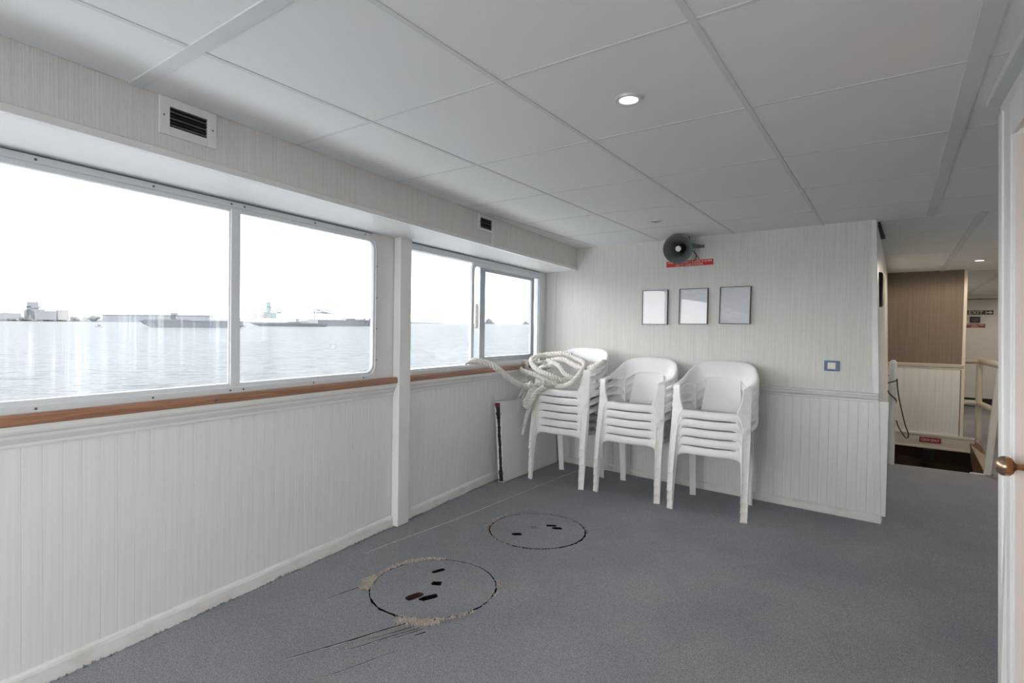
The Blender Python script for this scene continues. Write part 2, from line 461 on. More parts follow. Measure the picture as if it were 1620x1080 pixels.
def batten(a, b, w_, t=.005, ma='batten'):
    a, b = Vector(a), Vector(b); d = (b - a).normalized(); n = Vector((-d.y, d.x)) * w_ / 2
    p = [(a + n), (a - n), (b - n), (b + n)]
    mb = MB(); mb.prism([(x.x, x.y, ZC - t) for x in p], (0, 0, 0), (0, 0, t + .004)); return mb.build('ceiling_batten', M[ma], ceiling)


def clip_line(o, i=None, j=None, region=None, rng=(-9, 9), cl=1.0):
    e = 0.002
    quad = [grid_pt(o, i - e, rng[0]), grid_pt(o, i + e, rng[0]), grid_pt(o, i + e, rng[1]), grid_pt(o, i - e, rng[1])] if i is not None else \
           [grid_pt(o, rng[0], j - e), grid_pt(o, rng[1], j - e), grid_pt(o, rng[1], j + e), grid_pt(o, rng[0], j + e)]
    p = clip_poly(quad, region)
    if len(p) < 3: return None
    k = 1 if i is not None else 0
    p.sort(key=lambda v: v[k]); lo = [v for v in p if v[k] < p[0][k] + .05]; hi = [v for v in p if v[k] > p[-1][k] - .05]
    av = lambda L: (sum(v[0] for v in L) / len(L), sum(v[1] for v in L) / len(L))
    return av(lo), av(hi)


for i in range(-2, 5):
    s_ = clip_line(G0, i=i, region=room_main)
    if s_: batten(s_[0], s_[1], .045 if i == 2 else .017, .006 if i == 2 else .0026)
for j in range(-6, 4):
    s_ = clip_line(G0, j=j, region=room_main)
    if s_: batten(s_[0], s_[1], .04 if j == -2 else .012, .0045 if j == -2 else .0014)
for i in range(-1, 3):
    s_ = clip_line(H0, i=i, region=hall_c, rng=(-1, 15))
    if s_: batten(s_[0], s_[1], .045, .006)
for j in range(1, 14):
    s_ = clip_line(H0, j=j, region=hall_c)
    if s_: batten(s_[0], s_[1], .010, .001)
batten((-0.40, YE + .046), (1.55, YE + .09), .012, .002)

# ------------------------------------------------------------------ window wall
UA, UB = -2.9, 4.72
SILL, HEAD = .91, 1.742
W1 = (-.30, 2.388); W2 = (2.60, 4.567); W3 = (-2.75, -.42)
wb = MB(); T0, T1 = .0035, .026
OI = .024      # the flange of each frame laps the opening
wb.box(UA, UB, T0, T1, 0.0, SILL + OI)
edges = [UA, W3[0], W3[1], W1[0], W1[1], W2[0], W2[1], UB]
for a, b in ((UA, W3[0] + OI), (W3[1] - OI, W1[0] + OI), (W1[1] - OI, W2[0] + OI), (W2[1] - OI, UB)): wb.box(a, b, T0, T1, SILL + OI, HEAD - OI)
wb.box(UA, UB, T0, T1, HEAD - OI, ZC + .01)
wall_left = S(at_window(wb.build('wall_left', M['paint'])))


def plank_mesh(w_, h_, name='plank'):
    t = .0034; pr = [(0.0002, 0), (0.0002, -t + .0012), (.0012, -t), (w_ - .0012, -t), (w_ - .0002, -t + .0012), (w_ - .0002, 0)]
    b = MB(); b.prism([(x, y, 0) for x, y in pr], (0, 0, 0), (0, 0, h_)); return b.mesh(name, M['board'])


PW = .056
pm = plank_mesh(PW, .74)
u = -.30
while u < 2.53 - PW:
    o = link('plank', pm, wall_left); o.location = (u, T0, .062); u += PW
u = 2.63
while u < 4.66:
    o = link('plank', pm, wall_left); o.location = (u, T0, .062); u += PW


def profile_run(name, prof, a, b, ma, smooth=False):
    """profile (v,z) run along u from a to b in window-wall frame"""
    mb = MB(); mb.prism([(0, v, z) for v, z in prof], (a, 0, 0), (b, 0, 0)); return at_window(mb.build(name, ma, smooth=smooth))


ogee = [(0.004, .800), (-.007, .800), (-.009, .806), (-.009, .814), (-.014, .822), (-.020, .832), (-.022, .842), (-.030, .850), (-.033, .858), (-.033, .874), (0.004, .874)]
woodp = [(0.02, .8745), (-.036, .8745), (-.041, .879), (-.042, .893), (-.040, .904), (-.034, .910), (0.02, .910)]
basep = [(0.004, .0), (-.014, .0), (-.014, .050), (-.011, .060), (-.004, .068), (0.004, .068)]
tn = 1
for a, b in ((-2.9, 2.531), (2.64, 4.70)):
    S(profile_run('trim_%d' % tn, ogee, a, b, M['paint'])); tn += 1
    wd = S(profile_run('trim_%d' % tn, woodp, a, b - (.0 if a < 0 else 0), M['oak'])); tn += 1
    wd['label'] = 'varnished oak sill strip'
    if a < 0:
        sc = MB()
        sc.lathe([(.007, 0), (.007, .002), (.004, .004), (0.0, .0045)], 12, 0, Matrix.Translation((1.39, -.0415, .891)) @ Matrix.Rotation(PI / 2, 4, 'X'))
        sc.build('screw', M['screw'], wd)
# worn baseboards: the lower edge is chewed by the carpet
def baseboard(name, a, b):
    mb = MB(); n = int((b - a) / .03); secs = []
    for i in range(n + 1):
        uu = a + (b - a) * i / n; k = .004 * noise.noise((uu * 9, 2, 5)); z0 = max(-.001, .004 + .012 * noise.noise((uu * 6, 0, 1)))
        secs.append([(uu, v - k * (z < .06) * (v < 0), z if z > 0 else z0 * .0) for v, z in basep])
    mb.loft(secs); return S(at_window(mb.build(name, M['paint_old'])))


baseboard('baseboard_left', -2.9, 2.531)
baseboard('baseboard_right', 2.64, 4.70)
# frayed carpet edge along the window wall: stuff
fb = MB()
for k in range(900):
    uu = random.uniform(.3, 4.2)
    if 2.5 < uu < 2.66: continue
    p = wl(uu, -.014 - random.uniform(0, .012), 0); hgt = max(.002, .008 + .012 * noise.noise((uu * 6, 3, 1))); d = Vector((random.uniform(-.02, .02), random.uniform(-.02, .02), 0))
    r = .004; fb.add([p + WD * -r, p + WD * r, p + d * .5 + Vector((0, 0, hgt))], [(0, 1, 2)])
tag(fb.build('carpet_edge', M['carpet'], floor, fix=False), kind='stuff')

# unseen white deck added outside the windows to bounce light onto the soffit
dk = MB(); dk.box(-8.0, 9.0, .13, 2.0, -.22, -.15); S(at_window(dk.build('trim_23', M['soffit'])))
# post between the two windows
pb = MB(); pb.box(2.533, 2.637, -.052, .0, .004, 1.775)
post = S(at_window(pb.build('trim_5', M['paint'], bevel=.004)))
post['label'] = 'white boxed post between the two windows'
tag(post)

# ------------------------------------------------------------------ windows
def rrect(a, b, z0, z1, r, n=8, corners=(1, 1, 1, 1)):
    """rounded rectangle points in (u,z); corner order: bl, br, tr, tl"""
    out = []
    for (cx, cz, a0, on) in ((a, z0, PI, corners[0]), (b, z0, 1.5 * PI, corners[1]), (b, z1, 0, corners[2]), (a, z1, .5 * PI, corners[3])):
        rr = r if on else .0015
        ox = cx + (rr if cx == a else -rr); oz = cz + (rr if cz == z0 else -rr)
        for k in range(n + 1):
            t = a0 + PI / 2 * k / n; out.append((ox + rr * math.cos(t), oz + rr * math.sin(t)))
    return out


def frame_ring(rings, name, ma, parent, smooth=True):
    """rings: list of (outline points, v); lofted into a closed frame"""
    secs = [[(u_, v, z) for u_, z in pts] for pts, v in rings]
    mb = MB(); n = len(secs[0]); vs_ = [p for s in secs for p in s]; fs = []
    for i in range(len(secs)):
        k = (i + 1) % len(secs)
        for j in range(n): fs.append((i * n + j, i * n + (j + 1) % n, k * n + (j + 1) % n, k * n + j))
    mb.add(vs_, fs); return mb.build(name, ma, parent, smooth=smooth)


screw_me = MB().lathe([(.0045, 0), (.0045, .0015), (.0025, .003), (0.0, .0032)], 8, 0, Matrix.Rotation(PI / 2, 4, 'X')).mesh('screw', M['screw'])


def window(name, a, b, mulls, dirty, screws):
    e = S(empty(name)); at_window(e)
    z0, z1 = SILL, HEAD
    f = frame_ring([(rrect(a, b, z0, z1, .075), .006), (rrect(a, b, z0, z1, .075), -.006), (rrect(a + .014, b - .014, z0 + .022, z1 - .022, .062), -.007),
                    (rrect(a + .018, b - .018, z0 + .026, z1 - .026, .058), -.003), (rrect(a + .03, b - .03, z0 + .041, z1 - .042, .048), -.002), (rrect(a + .033, b - .033, z0 + .044, z1 - .045, .045), .010),
                    (rrect(a, b, z0, z1, .075), .010)], 'frame', M['alu'], e)
    gk = MB(); gk.box(a + .05, b - .05, -.0062, .006, z1 + .0002, z1 + .003); gk.build('gasket', M['gasket'], e)
    xs = [a + .03] + [x for mm in mulls for x in mm] + [b - .03]
    for (m0, m1) in mulls:
        mb = MB(); mb.box(m0, m1, -.0065, .012, z0 + .03, z1 - .03); mb.box(m0 - .004, m0, .002, .012, z0 + .03, z1 - .03)
        mb.build('mullion', M['alu'], e, bevel=.0025)
    for i in range(0, len(xs), 2):
        pb_ = MB(); pb_.box(xs[i] - .005, xs[i + 1] + .005, .004, .008, z0 + .04, z1 - .04)
        pb_.build('pane', M['glass_dirty'] if dirty[i // 2] else M['glass'], e)
    for (u_, z_) in screws:
        s_ = link('screw', screw_me, f); s_.location = (u_, -.007, z_)
    return e


sc1 = []
for u_ in (.80, 1.16, 1.478, 1.54, 1.93, 2.28): sc1 += [(u_, z_) for z_ in (SILL + .012, HEAD - .012)]
sc1 += [(2.380, z_) for z_ in (1.02, 1.20, 1.38, 1.56)]
window('window_1', W1[0], W1[1], [(.20, .245), (1.479, 1.523)], [0, 1, 0], sc1)
window('added_window_3', W3[0], W3[1], [(-1.6, -1.555)], [0, 0], [])  # unseen window added to let in more daylight
# second window: fixed light, open gap and a sliding sash
e2 = S(empty('window_2')); at_window(e2)
a, b = W2; z0, z1 = SILL, HEAD
frame_ring([(rrect(a, b, z0, z1, .08), .006), (rrect(a, b, z0, z1, .08), -.006), (rrect(a + .014, b - .014, z0 + .022, z1 - .022, .07), -.007),
            (rrect(a + .018, b - .018, z0 + .026, z1 - .026, .066), -.003), (rrect(a + .035, b - .035, z0 + .036, z1 - .038, .05), -.002), (rrect(a + .038, b - .038, z0 + .039, z1 - .041, .048), .045),
            (rrect(a, b, z0, z1, .08), .045)], 'frame', M['alu'], e2)
gk = MB(); gk.box(a + .05, b - .05, -.0062, .006, z1 + .0002, z1 + .003); gk.build('gasket', M['gasket'], e2)
fx = frame_ring([(rrect(3.395, 4.52, z0 + .03, z1 - .03, .06, corners=(0, 0, 0, 1)), .001), (rrect(3.43, 4.50, z0 + .045, z1 - .06, .04, corners=(0, 0, 0, 1)), .0), (rrect(3.432, 4.498, z0 + .047, z1 - .062, .04, corners=(0, 0, 0, 1)), .02),
                 (rrect(3.395, 4.52, z0 + .03, z1 - .03, .06, corners=(0, 0, 0, 1)), .02)], 'fixed_frame', M['alu'], e2)
ss = frame_ring([(rrect(3.518, 4.44, z0 + .03, z1 - .035, .004), .022), (rrect(3.518, 4.44, z0 + .03, z1 - .035, .004), .006), (rrect(3.59, 4.378, z0 + .085, z1 - .085, .006), .004), (rrect(3.592, 4.376, z0 + .087, z1 - .087, .006), .022)],
                'sliding_sash', M['alu_grey'], e2)
g = MB(); g.box(3.585, 4.382, .012, .016, z0 + .08, z1 - .08); g.build('pane', M['glass'], ss)
g = MB(); g.box(2.62, 3.40, .024, .028, z0 + .035, z1 - .035); g.build('pane', M['glass'], e2)
hd = MB(); hd.box(3.440, 3.462, -.014, .001, 1.215, 1.40); hd.box(3.444, 3.458, -.02, -.014, 1.225, 1.39); hd.build('handle', M['switch'], e2, bevel=.003)

# ------------------------------------------------------------------ soffit, fascia with its lip
YF0 = -2.4
sf = MB()
fk = -1.888
def plane_pt(k, uu, z): return WN * k + WD * uu + Vector((0, 0, z))
uF0, uF1 = -2.9, 4.72
sf.add([plane_pt(fk - .004, uF0, 1.764), plane_pt(fk - .004, uF1, 1.764), plane_pt(K0 - .01, uF1, HEAD + .006), plane_pt(K0 - .01, uF0, HEAD + .006)], [(0, 1, 2, 3)])
sf.add([plane_pt(fk - .004, uF0, 1.80), plane_pt(fk - .004, uF1, 1.80), plane_pt(K0 - .01, uF1, HEAD + .05), plane_pt(K0 - .01, uF0, HEAD + .05)], [(0, 3, 2, 1)])
S(sf.build('trim_6', M['soffit'], fix=False))
fa = MB()
fa.prism([plane_pt(fk, 0, 1.77), plane_pt(fk, 0, ZC + .008), plane_pt(fk - .02, 0, ZC + .008), plane_pt(fk - .02, 0, 1.77)], WD * uF0, WD * (uF1 - .05))
S(fa.build('trim_7', M['wallpaper']))
lp = MB()
lp.prism([plane_pt(fk + .008, 0, 1.758), plane_pt(fk + .009, 0, 1.780), plane_pt(fk + .004, 0, 1.784), plane_pt(fk - .01, 0, 1.784), plane_pt(fk - .012, 0, 1.757)], WD * uF0, WD * (uF1 - .06))
S(lp.build('trim_8', M['paint']))

# ------------------------------------------------------------------ end wall
ew = MB(); ew.prism([(-3.10, YE, 0), (-.343, YE, 0), (-.416, YE, ZC + .01), (-3.10, YE, ZC + .01)], (0, 0, 0), (0, .065, 0))
wall_front = S(ew.build('wall_front', M['wallpaper']))
pm2 = plank_mesh(PW, .735)
x = -3.0
while x < -.42:
    o = link('plank', pm2, wall_front); o.location = (x, YE, .05); x += PW
lastp = plank_mesh(.05, .735); o = link('plank', lastp, wall_front); o.location = (x, YE, .05)
rail = [(YE + .001, .775), (YE - .008, .775), (YE - .011, .781), (YE - .011, .790), (YE - .020, .798), (YE - .026, .806), (YE - .027, .816), (YE - .034, .822), (YE - .035, .832), (YE - .012, .836), (YE + .001, .836)]
mb = MB(); mb.prism([(0, y, z) for y, z in rail], (-2.99, 0, 0), (-.372, 0, 0)); S(mb.build('trim_10', M['paint']))
bp_ = [(YE + .001, 0), (YE - .014, 0), (YE - .014, .046), (YE - .006, .056), (YE + .001, .056)]
mb = MB(); mb.prism([(0, y, z) for y, z in bp_], (-2.99, 0, 0), (-.342, 0, 0)); S(mb.build('baseboard_front', M['paint_old']))
mb = MB(); mb.prism([(-.378, 0, 0), (-.340, 0, 0), (-.411, 0, ZC), (-.437, 0, ZC)], (0, YE - .007, 0), (0, YE + .072, 0)); S(mb.build('trim_11', M['paint'], bevel=.002))
mb = MB(); mb.box(-3.0, -2.905, YE - .006, YE, .836, 1.765); S(mb.build('trim_12', M['paint']))

# ------------------------------------------------------------------ right wall with the door
# local frame: x along the wall towards the far corner (0 at the corner, negative towards the camera), y into the wall (+x side), z up
RC = Vector((.140, 2.314, 0)); RD = Vector((-.1056, .9944, 0)).normalized(); RROT = math.atan2(RD.y, RD.x)
def at_right(o): o.location = RC; o.rotation_euler = (math.radians(-1.4), 0, RROT); return o   # the partition leans in a little
# local +y = -X side (into the room); so the wall body is at y<0
DOOR = (-.95, -.195, 1.80)
rwm = MB()
rwm.box(DOOR[1], -.0, -.07, 0, 0, ZC + .01); RW_W = (-3.95, -1.95, .95, 1.74)
rwm.box(-4.9, RW_W[0], -.07, 0, 0, ZC + .01); rwm.box(RW_W[1], DOOR[0], -.07, 0, 0, ZC + .01); rwm.box(RW_W[0], RW_W[1], -.07, 0, 0, RW_W[2]); rwm.box(RW_W[0], RW_W[1], -.07, 0, RW_W[3], ZC + .01); rwm.box(DOOR[0], DOOR[1], -.07, 0, DOOR[2], ZC + .01)
wall_right = S(at_right(rwm.build('wall_right', M['paint'])))
w5 = S(empty('added_window_5')); at_right(w5)  # out-of-view window added in this wall to light the room
g = MB(); g.box(RW_W[0], RW_W[1], -.04, -.036, RW_W[2], RW_W[3]); g.build('pane', M['glass'], w5)
g = MB(); xm = (RW_W[0] + RW_W[1]) / 2; g.box(xm - .025, xm + .025, -.06, -.01, RW_W[2], RW_W[3]); g.build('mullion', M['alu'], w5)
cs = MB()
cs.box(DOOR[1] - .02, -.165, -.001, .012, .004, DOOR[2] + .075); cs.box(DOOR[0] - .09, DOOR[0] + .02, -.001, .012, .004, DOOR[2] + .075); cs.box(DOOR[0] + .02, DOOR[1] - .02, -.001, .012, DOOR[2] - .02, DOOR[2] + .075)
S(at_right(cs.build('trim_13', M['paint'], bevel=.003)))
ed = MB(); ed.box(-.05, .004, -.074, .005, .0, ZC - .05); S(at_right(ed.build('trim_14', M['paint'], bevel=.004)))
cv = MB(); cv.box(-4.8, .0, .0, .036, ZC - .022, ZC + .002); S(at_right(cv.build('trim_15', M['batten'])))
door = S(empty('door_1')); at_right(door)
d = MB(); d.box(DOOR[0] + .02, DOOR[1] - .02, -.055, -.018, .012, DOOR[2] - .022); d.build('leaf', M['doorwood'], door, bevel=.003)
st = MB(); st.box(DOOR[1] - .034, DOOR[1] - .02, -.02, .006, .01, DOOR[2] - .02); st.build('door_stop', M['paint'], door, bevel=.002)
kx, kz = -.285, .85
kn = MB(); kn.lathe([(0, 0), (.030, 0), (.030, .003), (.024, .006), (.010, .008)], 20, 0, Matrix.Translation((kx, -.018, kz)) @ Matrix.Rotation(-PI / 2, 4, 'X')); rose = kn.build('rose', M['brass'], door, smooth=True)
kn = MB(); kn.lathe([(.0085, 0), (.0085, .024), (.012, .030), (.021, .034), (.0265, .042), (.0275, .051), (.0255, .060), (.019, .067), (.011, .071), (0, .072)], 48, 0, Matrix.Translation((kx, -.016, kz)) @ Matrix.Rotation(-PI / 2, 4, 'X')); kn.build('knob', M['brass'], rose, smooth=True)

# wall behind the camera, with a window added for its light, and the far side of the boat
bw = MB(); bw.box(-2.6, -2.0, -2.46, -2.38, 0, ZC + .01); bw.box(-.2, .66, -2.46, -2.38, 0, ZC + .01); bw.box(-2.0, -.2, -2.46, -2.38, 0, .25); bw.box(-2.0, -.2, -2.46, -2.38, 1.85, ZC + .01)
S(bw.build('wall_back', M['paint']))
g = MB(); g.box(-2.0, -.2, -2.43, -2.425, .25, 1.85); S(g.build('added_window_4', M['glass']))

# ------------------------------------------------------------------ passage beyond the end wall
hl = MB(); hl.hexa([(-.46, 4.27, 0), (-.362, 4.27, 0), (-.585, 7.82, 0), (-.70, 7.82, 0), (-.50, 4.27, ZC + .01), (-.412, 4.27, ZC + .01), (-.640, 7.82, ZC + .01), (-.75, 7.82, ZC + .01)])
S(hl.build('wall_hall', M['paint']))
ht = MB(); ht.hexa([(-.40, 4.30, 0), (-.350, 4.30, 0), (-.356, 4.42, 0), (-.40, 4.42, 0), (-.44, 4.30, .85), (-.374, 4.30, .85), (-.38, 4.42, .85), (-.44, 4.42, .85)])
S(ht.build('trim_16', M['paint_old']))
lt = MB(); lt.box(-.372, -.356, 4.37, 4.43, .47, .53); tag(lt.build('latch_plate', M['black'], bevel=.003), 'small black latch plate on the passage wall edge', 'latch')
hb = MB(); hb.box(-.455, -.395, 4.44, 4.56, 1.408, 1.64); hb2 = empty('wall_plaque', (0, 0, 0)); tag(hb2, 'narrow black plaque seen edge-on high on the passage wall', 'plaque')
hb.build('plaque_case', M['black'], hb2, bevel=.006)
hb = MB(); hb.box(-.394, -.388, 4.45, 4.55, 1.42, 1.63); hb.build('plaque_rim', M['frame_black'], hb2)
cd = MB(); cd.prism([(-.43, 4.3, 1.93), (-.43, 4.3, 1.955), (-.46, 5.0, 1.955), (-.46, 5.0, 1.945)], (0, 0, 0), (.03, 0, 0)); S(cd.build('trim_17', M['gap']))

ws = MB(); ws.box(-.80, .075, 7.8, 7.88, -.02, ZC + .01); wall_stair = S(ws.build('wall_stair', M['wallpaper_brown']))
pm3 = plank_mesh(.072, .80); x = -.74
while x < .06 - .06:
    o = link('plank', pm3, wall_stair); o.location = (x, 7.8, .10); x += .0722
mb = MB(); mb.prism([(0, y + 3.595, z + .072) for y, z in rail], (-.75, 0, 0), (.082, 0, 0)); S(mb.build('trim_18', M['cream']))
mb = MB(); mb.box(.062, .092, 7.785, 7.89, .10, ZC); S(mb.build('trim_19', M['cream'], bevel=.003))
mb = MB(); mb.box(-.75, .19, 7.765, 7.83, -.055, .10); mb.box(-.75, .195, 7.752, 7.84, -.055, -.035); mb.box(-.75, .192, 7.757, 7.80, .088, .112); S(mb.build('trim_20', M['cream'], bevel=.003))
sg = empty('red_notice', (-.192, 7.763, .04)); tag(sg, 'small red CREW ONLY sign on the ledge below the taupe wall', 'sign')
mb = MB(); mb.box(-.098, .098, -.004, .001, -.03, .03); mb.build('plate', M['redm'], sg); lettering('CREW ONLY', .165, .03, M['letter'], sg, 0, -.0045, 0)
# stair stringer, nosing, slanted newel board
mb = MB(); mb.hexa([(.20, 6.36, -.30), (.25, 6.36, -.30), (.20, 7.95, -.05), (.15, 7.95, -.05), (.23, 6.36, .01), (.29, 6.36, .01), (.24, 7.95, .06), (.14, 7.95, .06)]); st_ = mb.build('stair_stringer', M['brownpaint'], bevel=.004); tag(st_, 'brown stair stringer running down beside the stairwell', 'stair')
mb = MB(); mb.box(.13, .235, 6.325, 6.35, -.01, .006); tag(mb.build('step_nosing', M['cream'], bevel=.002), 'short pale nosing strip on the stairwell edge', 'nosing')
mb = MB(); mb.hexa([(.222, 6.33, .001), (.272, 6.33, .001), (.272, 6.37, .001), (.222, 6.37, .001), (.285, 6.36, .93), (.335, 6.36, .93), (.335, 6.40, .93), (.285, 6.40, .93)]); tag(mb.build('handrail_board', M['cream'], bevel=.004), 'slanted cream handrail board rising from the stairwell edge', 'handrail')
mb = MB(); mb.box(-.25, -.15, 7.70, 7.74, -.20, -.06); tag(mb.build('junction_box', M['black'], bevel=.004), 'dark box hanging under the ledge in the stairwell', 'box')
# railing round the stairwell
rl = empty('stair_railing', (.235, 8.4, 0)); tag(rl, 'cream tube railing with one post behind the stairwell', 'railing')
MB().tube([(0, 0, 0), (-.006, 0, .95)], .031, 12).build('post', M['cream'], rl, smooth=True)
MB().tube([(-.30, 0, .935), (-.006, 0, .935), (.08, -.40, .925), (.42, -2.0, .90)], .034, 10).build('top_rail', M['cream'], rl, smooth=True)
MB().tube([(-.30, 0, .44), (-.003, 0, .44), (.08, -.40, .43), (.42, -2.0, .40)], .034, 10).build('mid_rail', M['cream'], rl, smooth=True)
# newel with black cord
nw = empty('newel_post', (-.447, 6.24, 0)); tag(nw, 'white rounded newel post at the near corner of the stairwell', 'post')
MB().lathe([(.031, 0), (.031, .94), (.029, .962), (.022, .978), (.011, .985), (0, .987)], 16).build('shaft', M['paint'], nw, smooth=True)
cdp = []
MBc = MB()
MBc.tube([(.033 * math.cos(t), .033 * math.sin(t), .80 + .012 * t) for t in [i * .35 for i in range(-9, 10)]], .005, 6)
MBc.tube([(.033 * math.cos(t), .033 * math.sin(t), .60 - .03 * t) for t in [i * .35 for i in range(-9, 10)]], .005, 6)
MBc.tube(catmull([(.033, -.012, .81), (.050, -.03, .66), (.10, -.04, .42), (.135, -.04, .30), (.115, -.04, .27), (.06, -.04, .36), (.038, -.02, .42)], .02), .005, 6)
cord = MBc.build('cord', M['black'], None, smooth=True); cord.location = nw.location; tag(cord, 'black cord looped round the white newel post', 'cord')

fw = MB(); fw.box(-.80, 1.7, 12.6, 12.7, -.02, ZC + .01); S(fw.build('wall_far', M['paint']))
mb = MB(); mb.box(-.7, 1.6, 12.585, 12.6, 0, .15); S(mb.build('baseboard_far', M['black']))
mb = MB(); mb.box(-.7, 1.6, 12.45, 12.62, 1.90, ZC + .005); S(mb.build('trim_21', M['cream'], bevel=.004))
mb = MB(); mb.box(-.7, 1.6, 12.59, 12.6, 1.885, 1.892); S(mb.build('trim_22', M['gap']))
sh = MB(); sh.box(1.55, 1.65, 2.2, 4.6, 0, ZC + .01); sh.box(1.55, 1.65, 5.6, 12.65, 0, ZC + .01); sh.box(1.55, 1.65, 4.6, 5.6, 0, 1.0); sh.box(1.55, 1.65, 4.6, 5.6, 1.6, ZC + .01); sh.box(.13, 1.65, 2.16, 2.245, 0, ZC + .01); S(sh.build('wall_starboard', M['paint']))
g = MB(); g.box(1.59, 1.595, 4.6, 5.6, 1.0, 1.6); S(g.build('added_window_6', M['glass']))  # unseen side window added to brighten the passage
pl = MB(); pl.box(-.80, -.70, 7.85, 12.65, 0, ZC + .01); S(pl.build('wall_port', M['paint']))
# exit sign, black box and red notice on the far wall
xs = empty('exit_sign', (.278, 12.598, 1.655)); tag(xs, 'green EXIT sign with an arrow at each end on the far wall', 'sign')
mb = MB(); mb.box(-.225, .225, -.006, .001, -.038, .038); mb.build('plate', M['green'], xs)
lettering('EXIT', .19, .055, M['letter'], xs, -.005, -.0068, 0)
for sgn in (1, -1):
    mb = MB(); yy = -.0068
    mb.add([(sgn * .135, yy, -.009), (sgn * .18, yy, -.009), (sgn * .18, yy, -.028), (sgn * .215, yy, 0), (sgn * .18, yy, .028), (sgn * .18, yy, .009), (sgn * .135, yy, .009)], [tuple(range(7))])
    mb.add([(sgn * .125, yy, -.03), (sgn * .131, yy, -.03), (sgn * .131, yy, .03), (sgn * .125, yy, .03)], [(0, 1, 2, 3)])
    mb.build('arrow', M['letter'], xs, fix=False)
bx = empty('alarm_box', (.262, 12.6, 1.53)); tag(bx, 'small square black box between the EXIT sign and red notice', 'box')
mb = MB(); mb.box(-.07, .07, -.05, 0, -.052, .052); cas = mb.build('case', M['black'], bx, bevel=.006)
mb = MB(); mb.box(-.05, .05, -.056, -.05, -.034, .034); mb.build('face', M['frame_black'], bx, bevel=.002)
rs = empty('red_notice', (.262, 12.598, 1.425)); tag(rs, 'red RESTRICTED AREA notice under the black box on the far wall', 'sign')
mb = MB(); mb.box(-.14, .14, -.005, .001, -.036, .036); mb.build('plate', M['redm'], rs); lettering('RESTRICTED', .25, .026, M['letter'], rs, 0, -.0056, .015); lettering('AREA', .11, .024, M['letter'], rs, 0, -.0056, -.018)


# ------------------------------------------------------------------ downlights
def downlight(xy, label, on, watt, r=.042):
    e = empty('downlight', (xy[0], xy[1], ZC)); tag(e, label, 'light', 'recessed ceiling downlights')
    mb = MB(); mb.lathe([(r * .70, .0), (r * .72, -.008), (r * 1.0, -.008), (r * 1.04, -.002), (r * 1.04, .001), (r * .70, .001), (r * .70, .0)], 28, caps=False); mb.build('ring', M['chrome'], e, smooth=True)
    mb = MB(); mb.lathe([(r * .70, -.006), (r * .55, -.001), (0, -.001)], 24); mb.build('lamp', M['lamp_on'] if on else M['lamp_off'], e, smooth=True)
    if on:
        L = bpy.data.lights.new('downlight_glow', 'SPOT'); L.energy = watt; L.color = (1, .84, .66); L.spot_size = 3.1; L.spot_blend = .25; L.shadow_soft_size = .03
        lo = bpy.data.objects.new('downlight_glow', L); col.objects.link(lo); lo.location = (0, 0, -.02); lo.parent = e
    return e


downlight(DL[0], 'lit warm recessed downlight in the ceiling panel nearest the camera', True, 3.0)
downlight(DL[1], 'unlit recessed downlight in the ceiling just before the horn speaker', False, 0)
downlight(DL[2], 'lit warm recessed downlight over the stairwell passage', True, 28.0, .05)
downlight((.55, 10.2), 'added unseen warm downlight beyond the stairwell railing', True, 46.0, .05)  # extra lamp added out of view to brighten the far passage

# ------------------------------------------------------------------ vents on the fascia
def vent(uc, zc_, w_, h_, ow, oh, n, label, swap=False):
    p = WN * (-1.888) + WD * uc; e = empty('air_vent', (p.x, p.y, zc_), WROT); tag(e, label, 'vent', 'white framed air vents on the fascia')
    mb = MB(); x0, x1, z0_, z1_ = -w_ / 2, w_ / 2, -h_ / 2, h_ / 2; a0, a1, b0, b1 = -ow / 2, ow / 2, -oh / 2, oh / 2
    mb.box(x0, a0, -.008, 0, z0_, z1_); mb.box(a1, x1, -.008, 0, z0_, z1_); mb.box(a0, a1, -.008, 0, z0_, b0); mb.box(a0, a1, -.008, 0, b1, z1_)
    fr_ = mb.build('frame', M['paint'], e, bevel=.0015)
    mb = MB(); mb.box(a0, a1, -.0005, .0, b0, b1); mb.build('duct', M['void'], e)
    for k in range(n):
        z_ = b0 + oh * (k + .5) / n
        s_ = MB(); s_.hexa([(a0, -.007, z_ - .002), (a1, -.007, z_ - .002), (a1, -.001, z_ + .004), (a0, -.001, z_ + .004), (a0, -.007, z_), (a1, -.007, z_), (a1, -.001, z_ + .006), (a0, -.001, z_ + .006)])
        s_.build('slat', M['horn_dark'] if k % 2 else M['horn'], e)
    for x_ in (x0 + .014, x1 - .014):
        s_ = link('screw', screw_me, fr_); s_.location = (x_, -.008, 0); s_.scale = (.7, .7, .7)
    return e


vent(1.10, 1.893, .194, .124, .127, .066, 6, 'larger white framed air vent with black louvres nearest the camera')
v2 = vent(3.035, 1.897, .19, .10, .143, .068, 5, 'smaller white framed air vent near the end wall')
mb = MB(); mb.box(.066, .096, -.012, 0, -.135, -.05); mb.build('cable_cover', M['paint'], v2, bevel=.004)

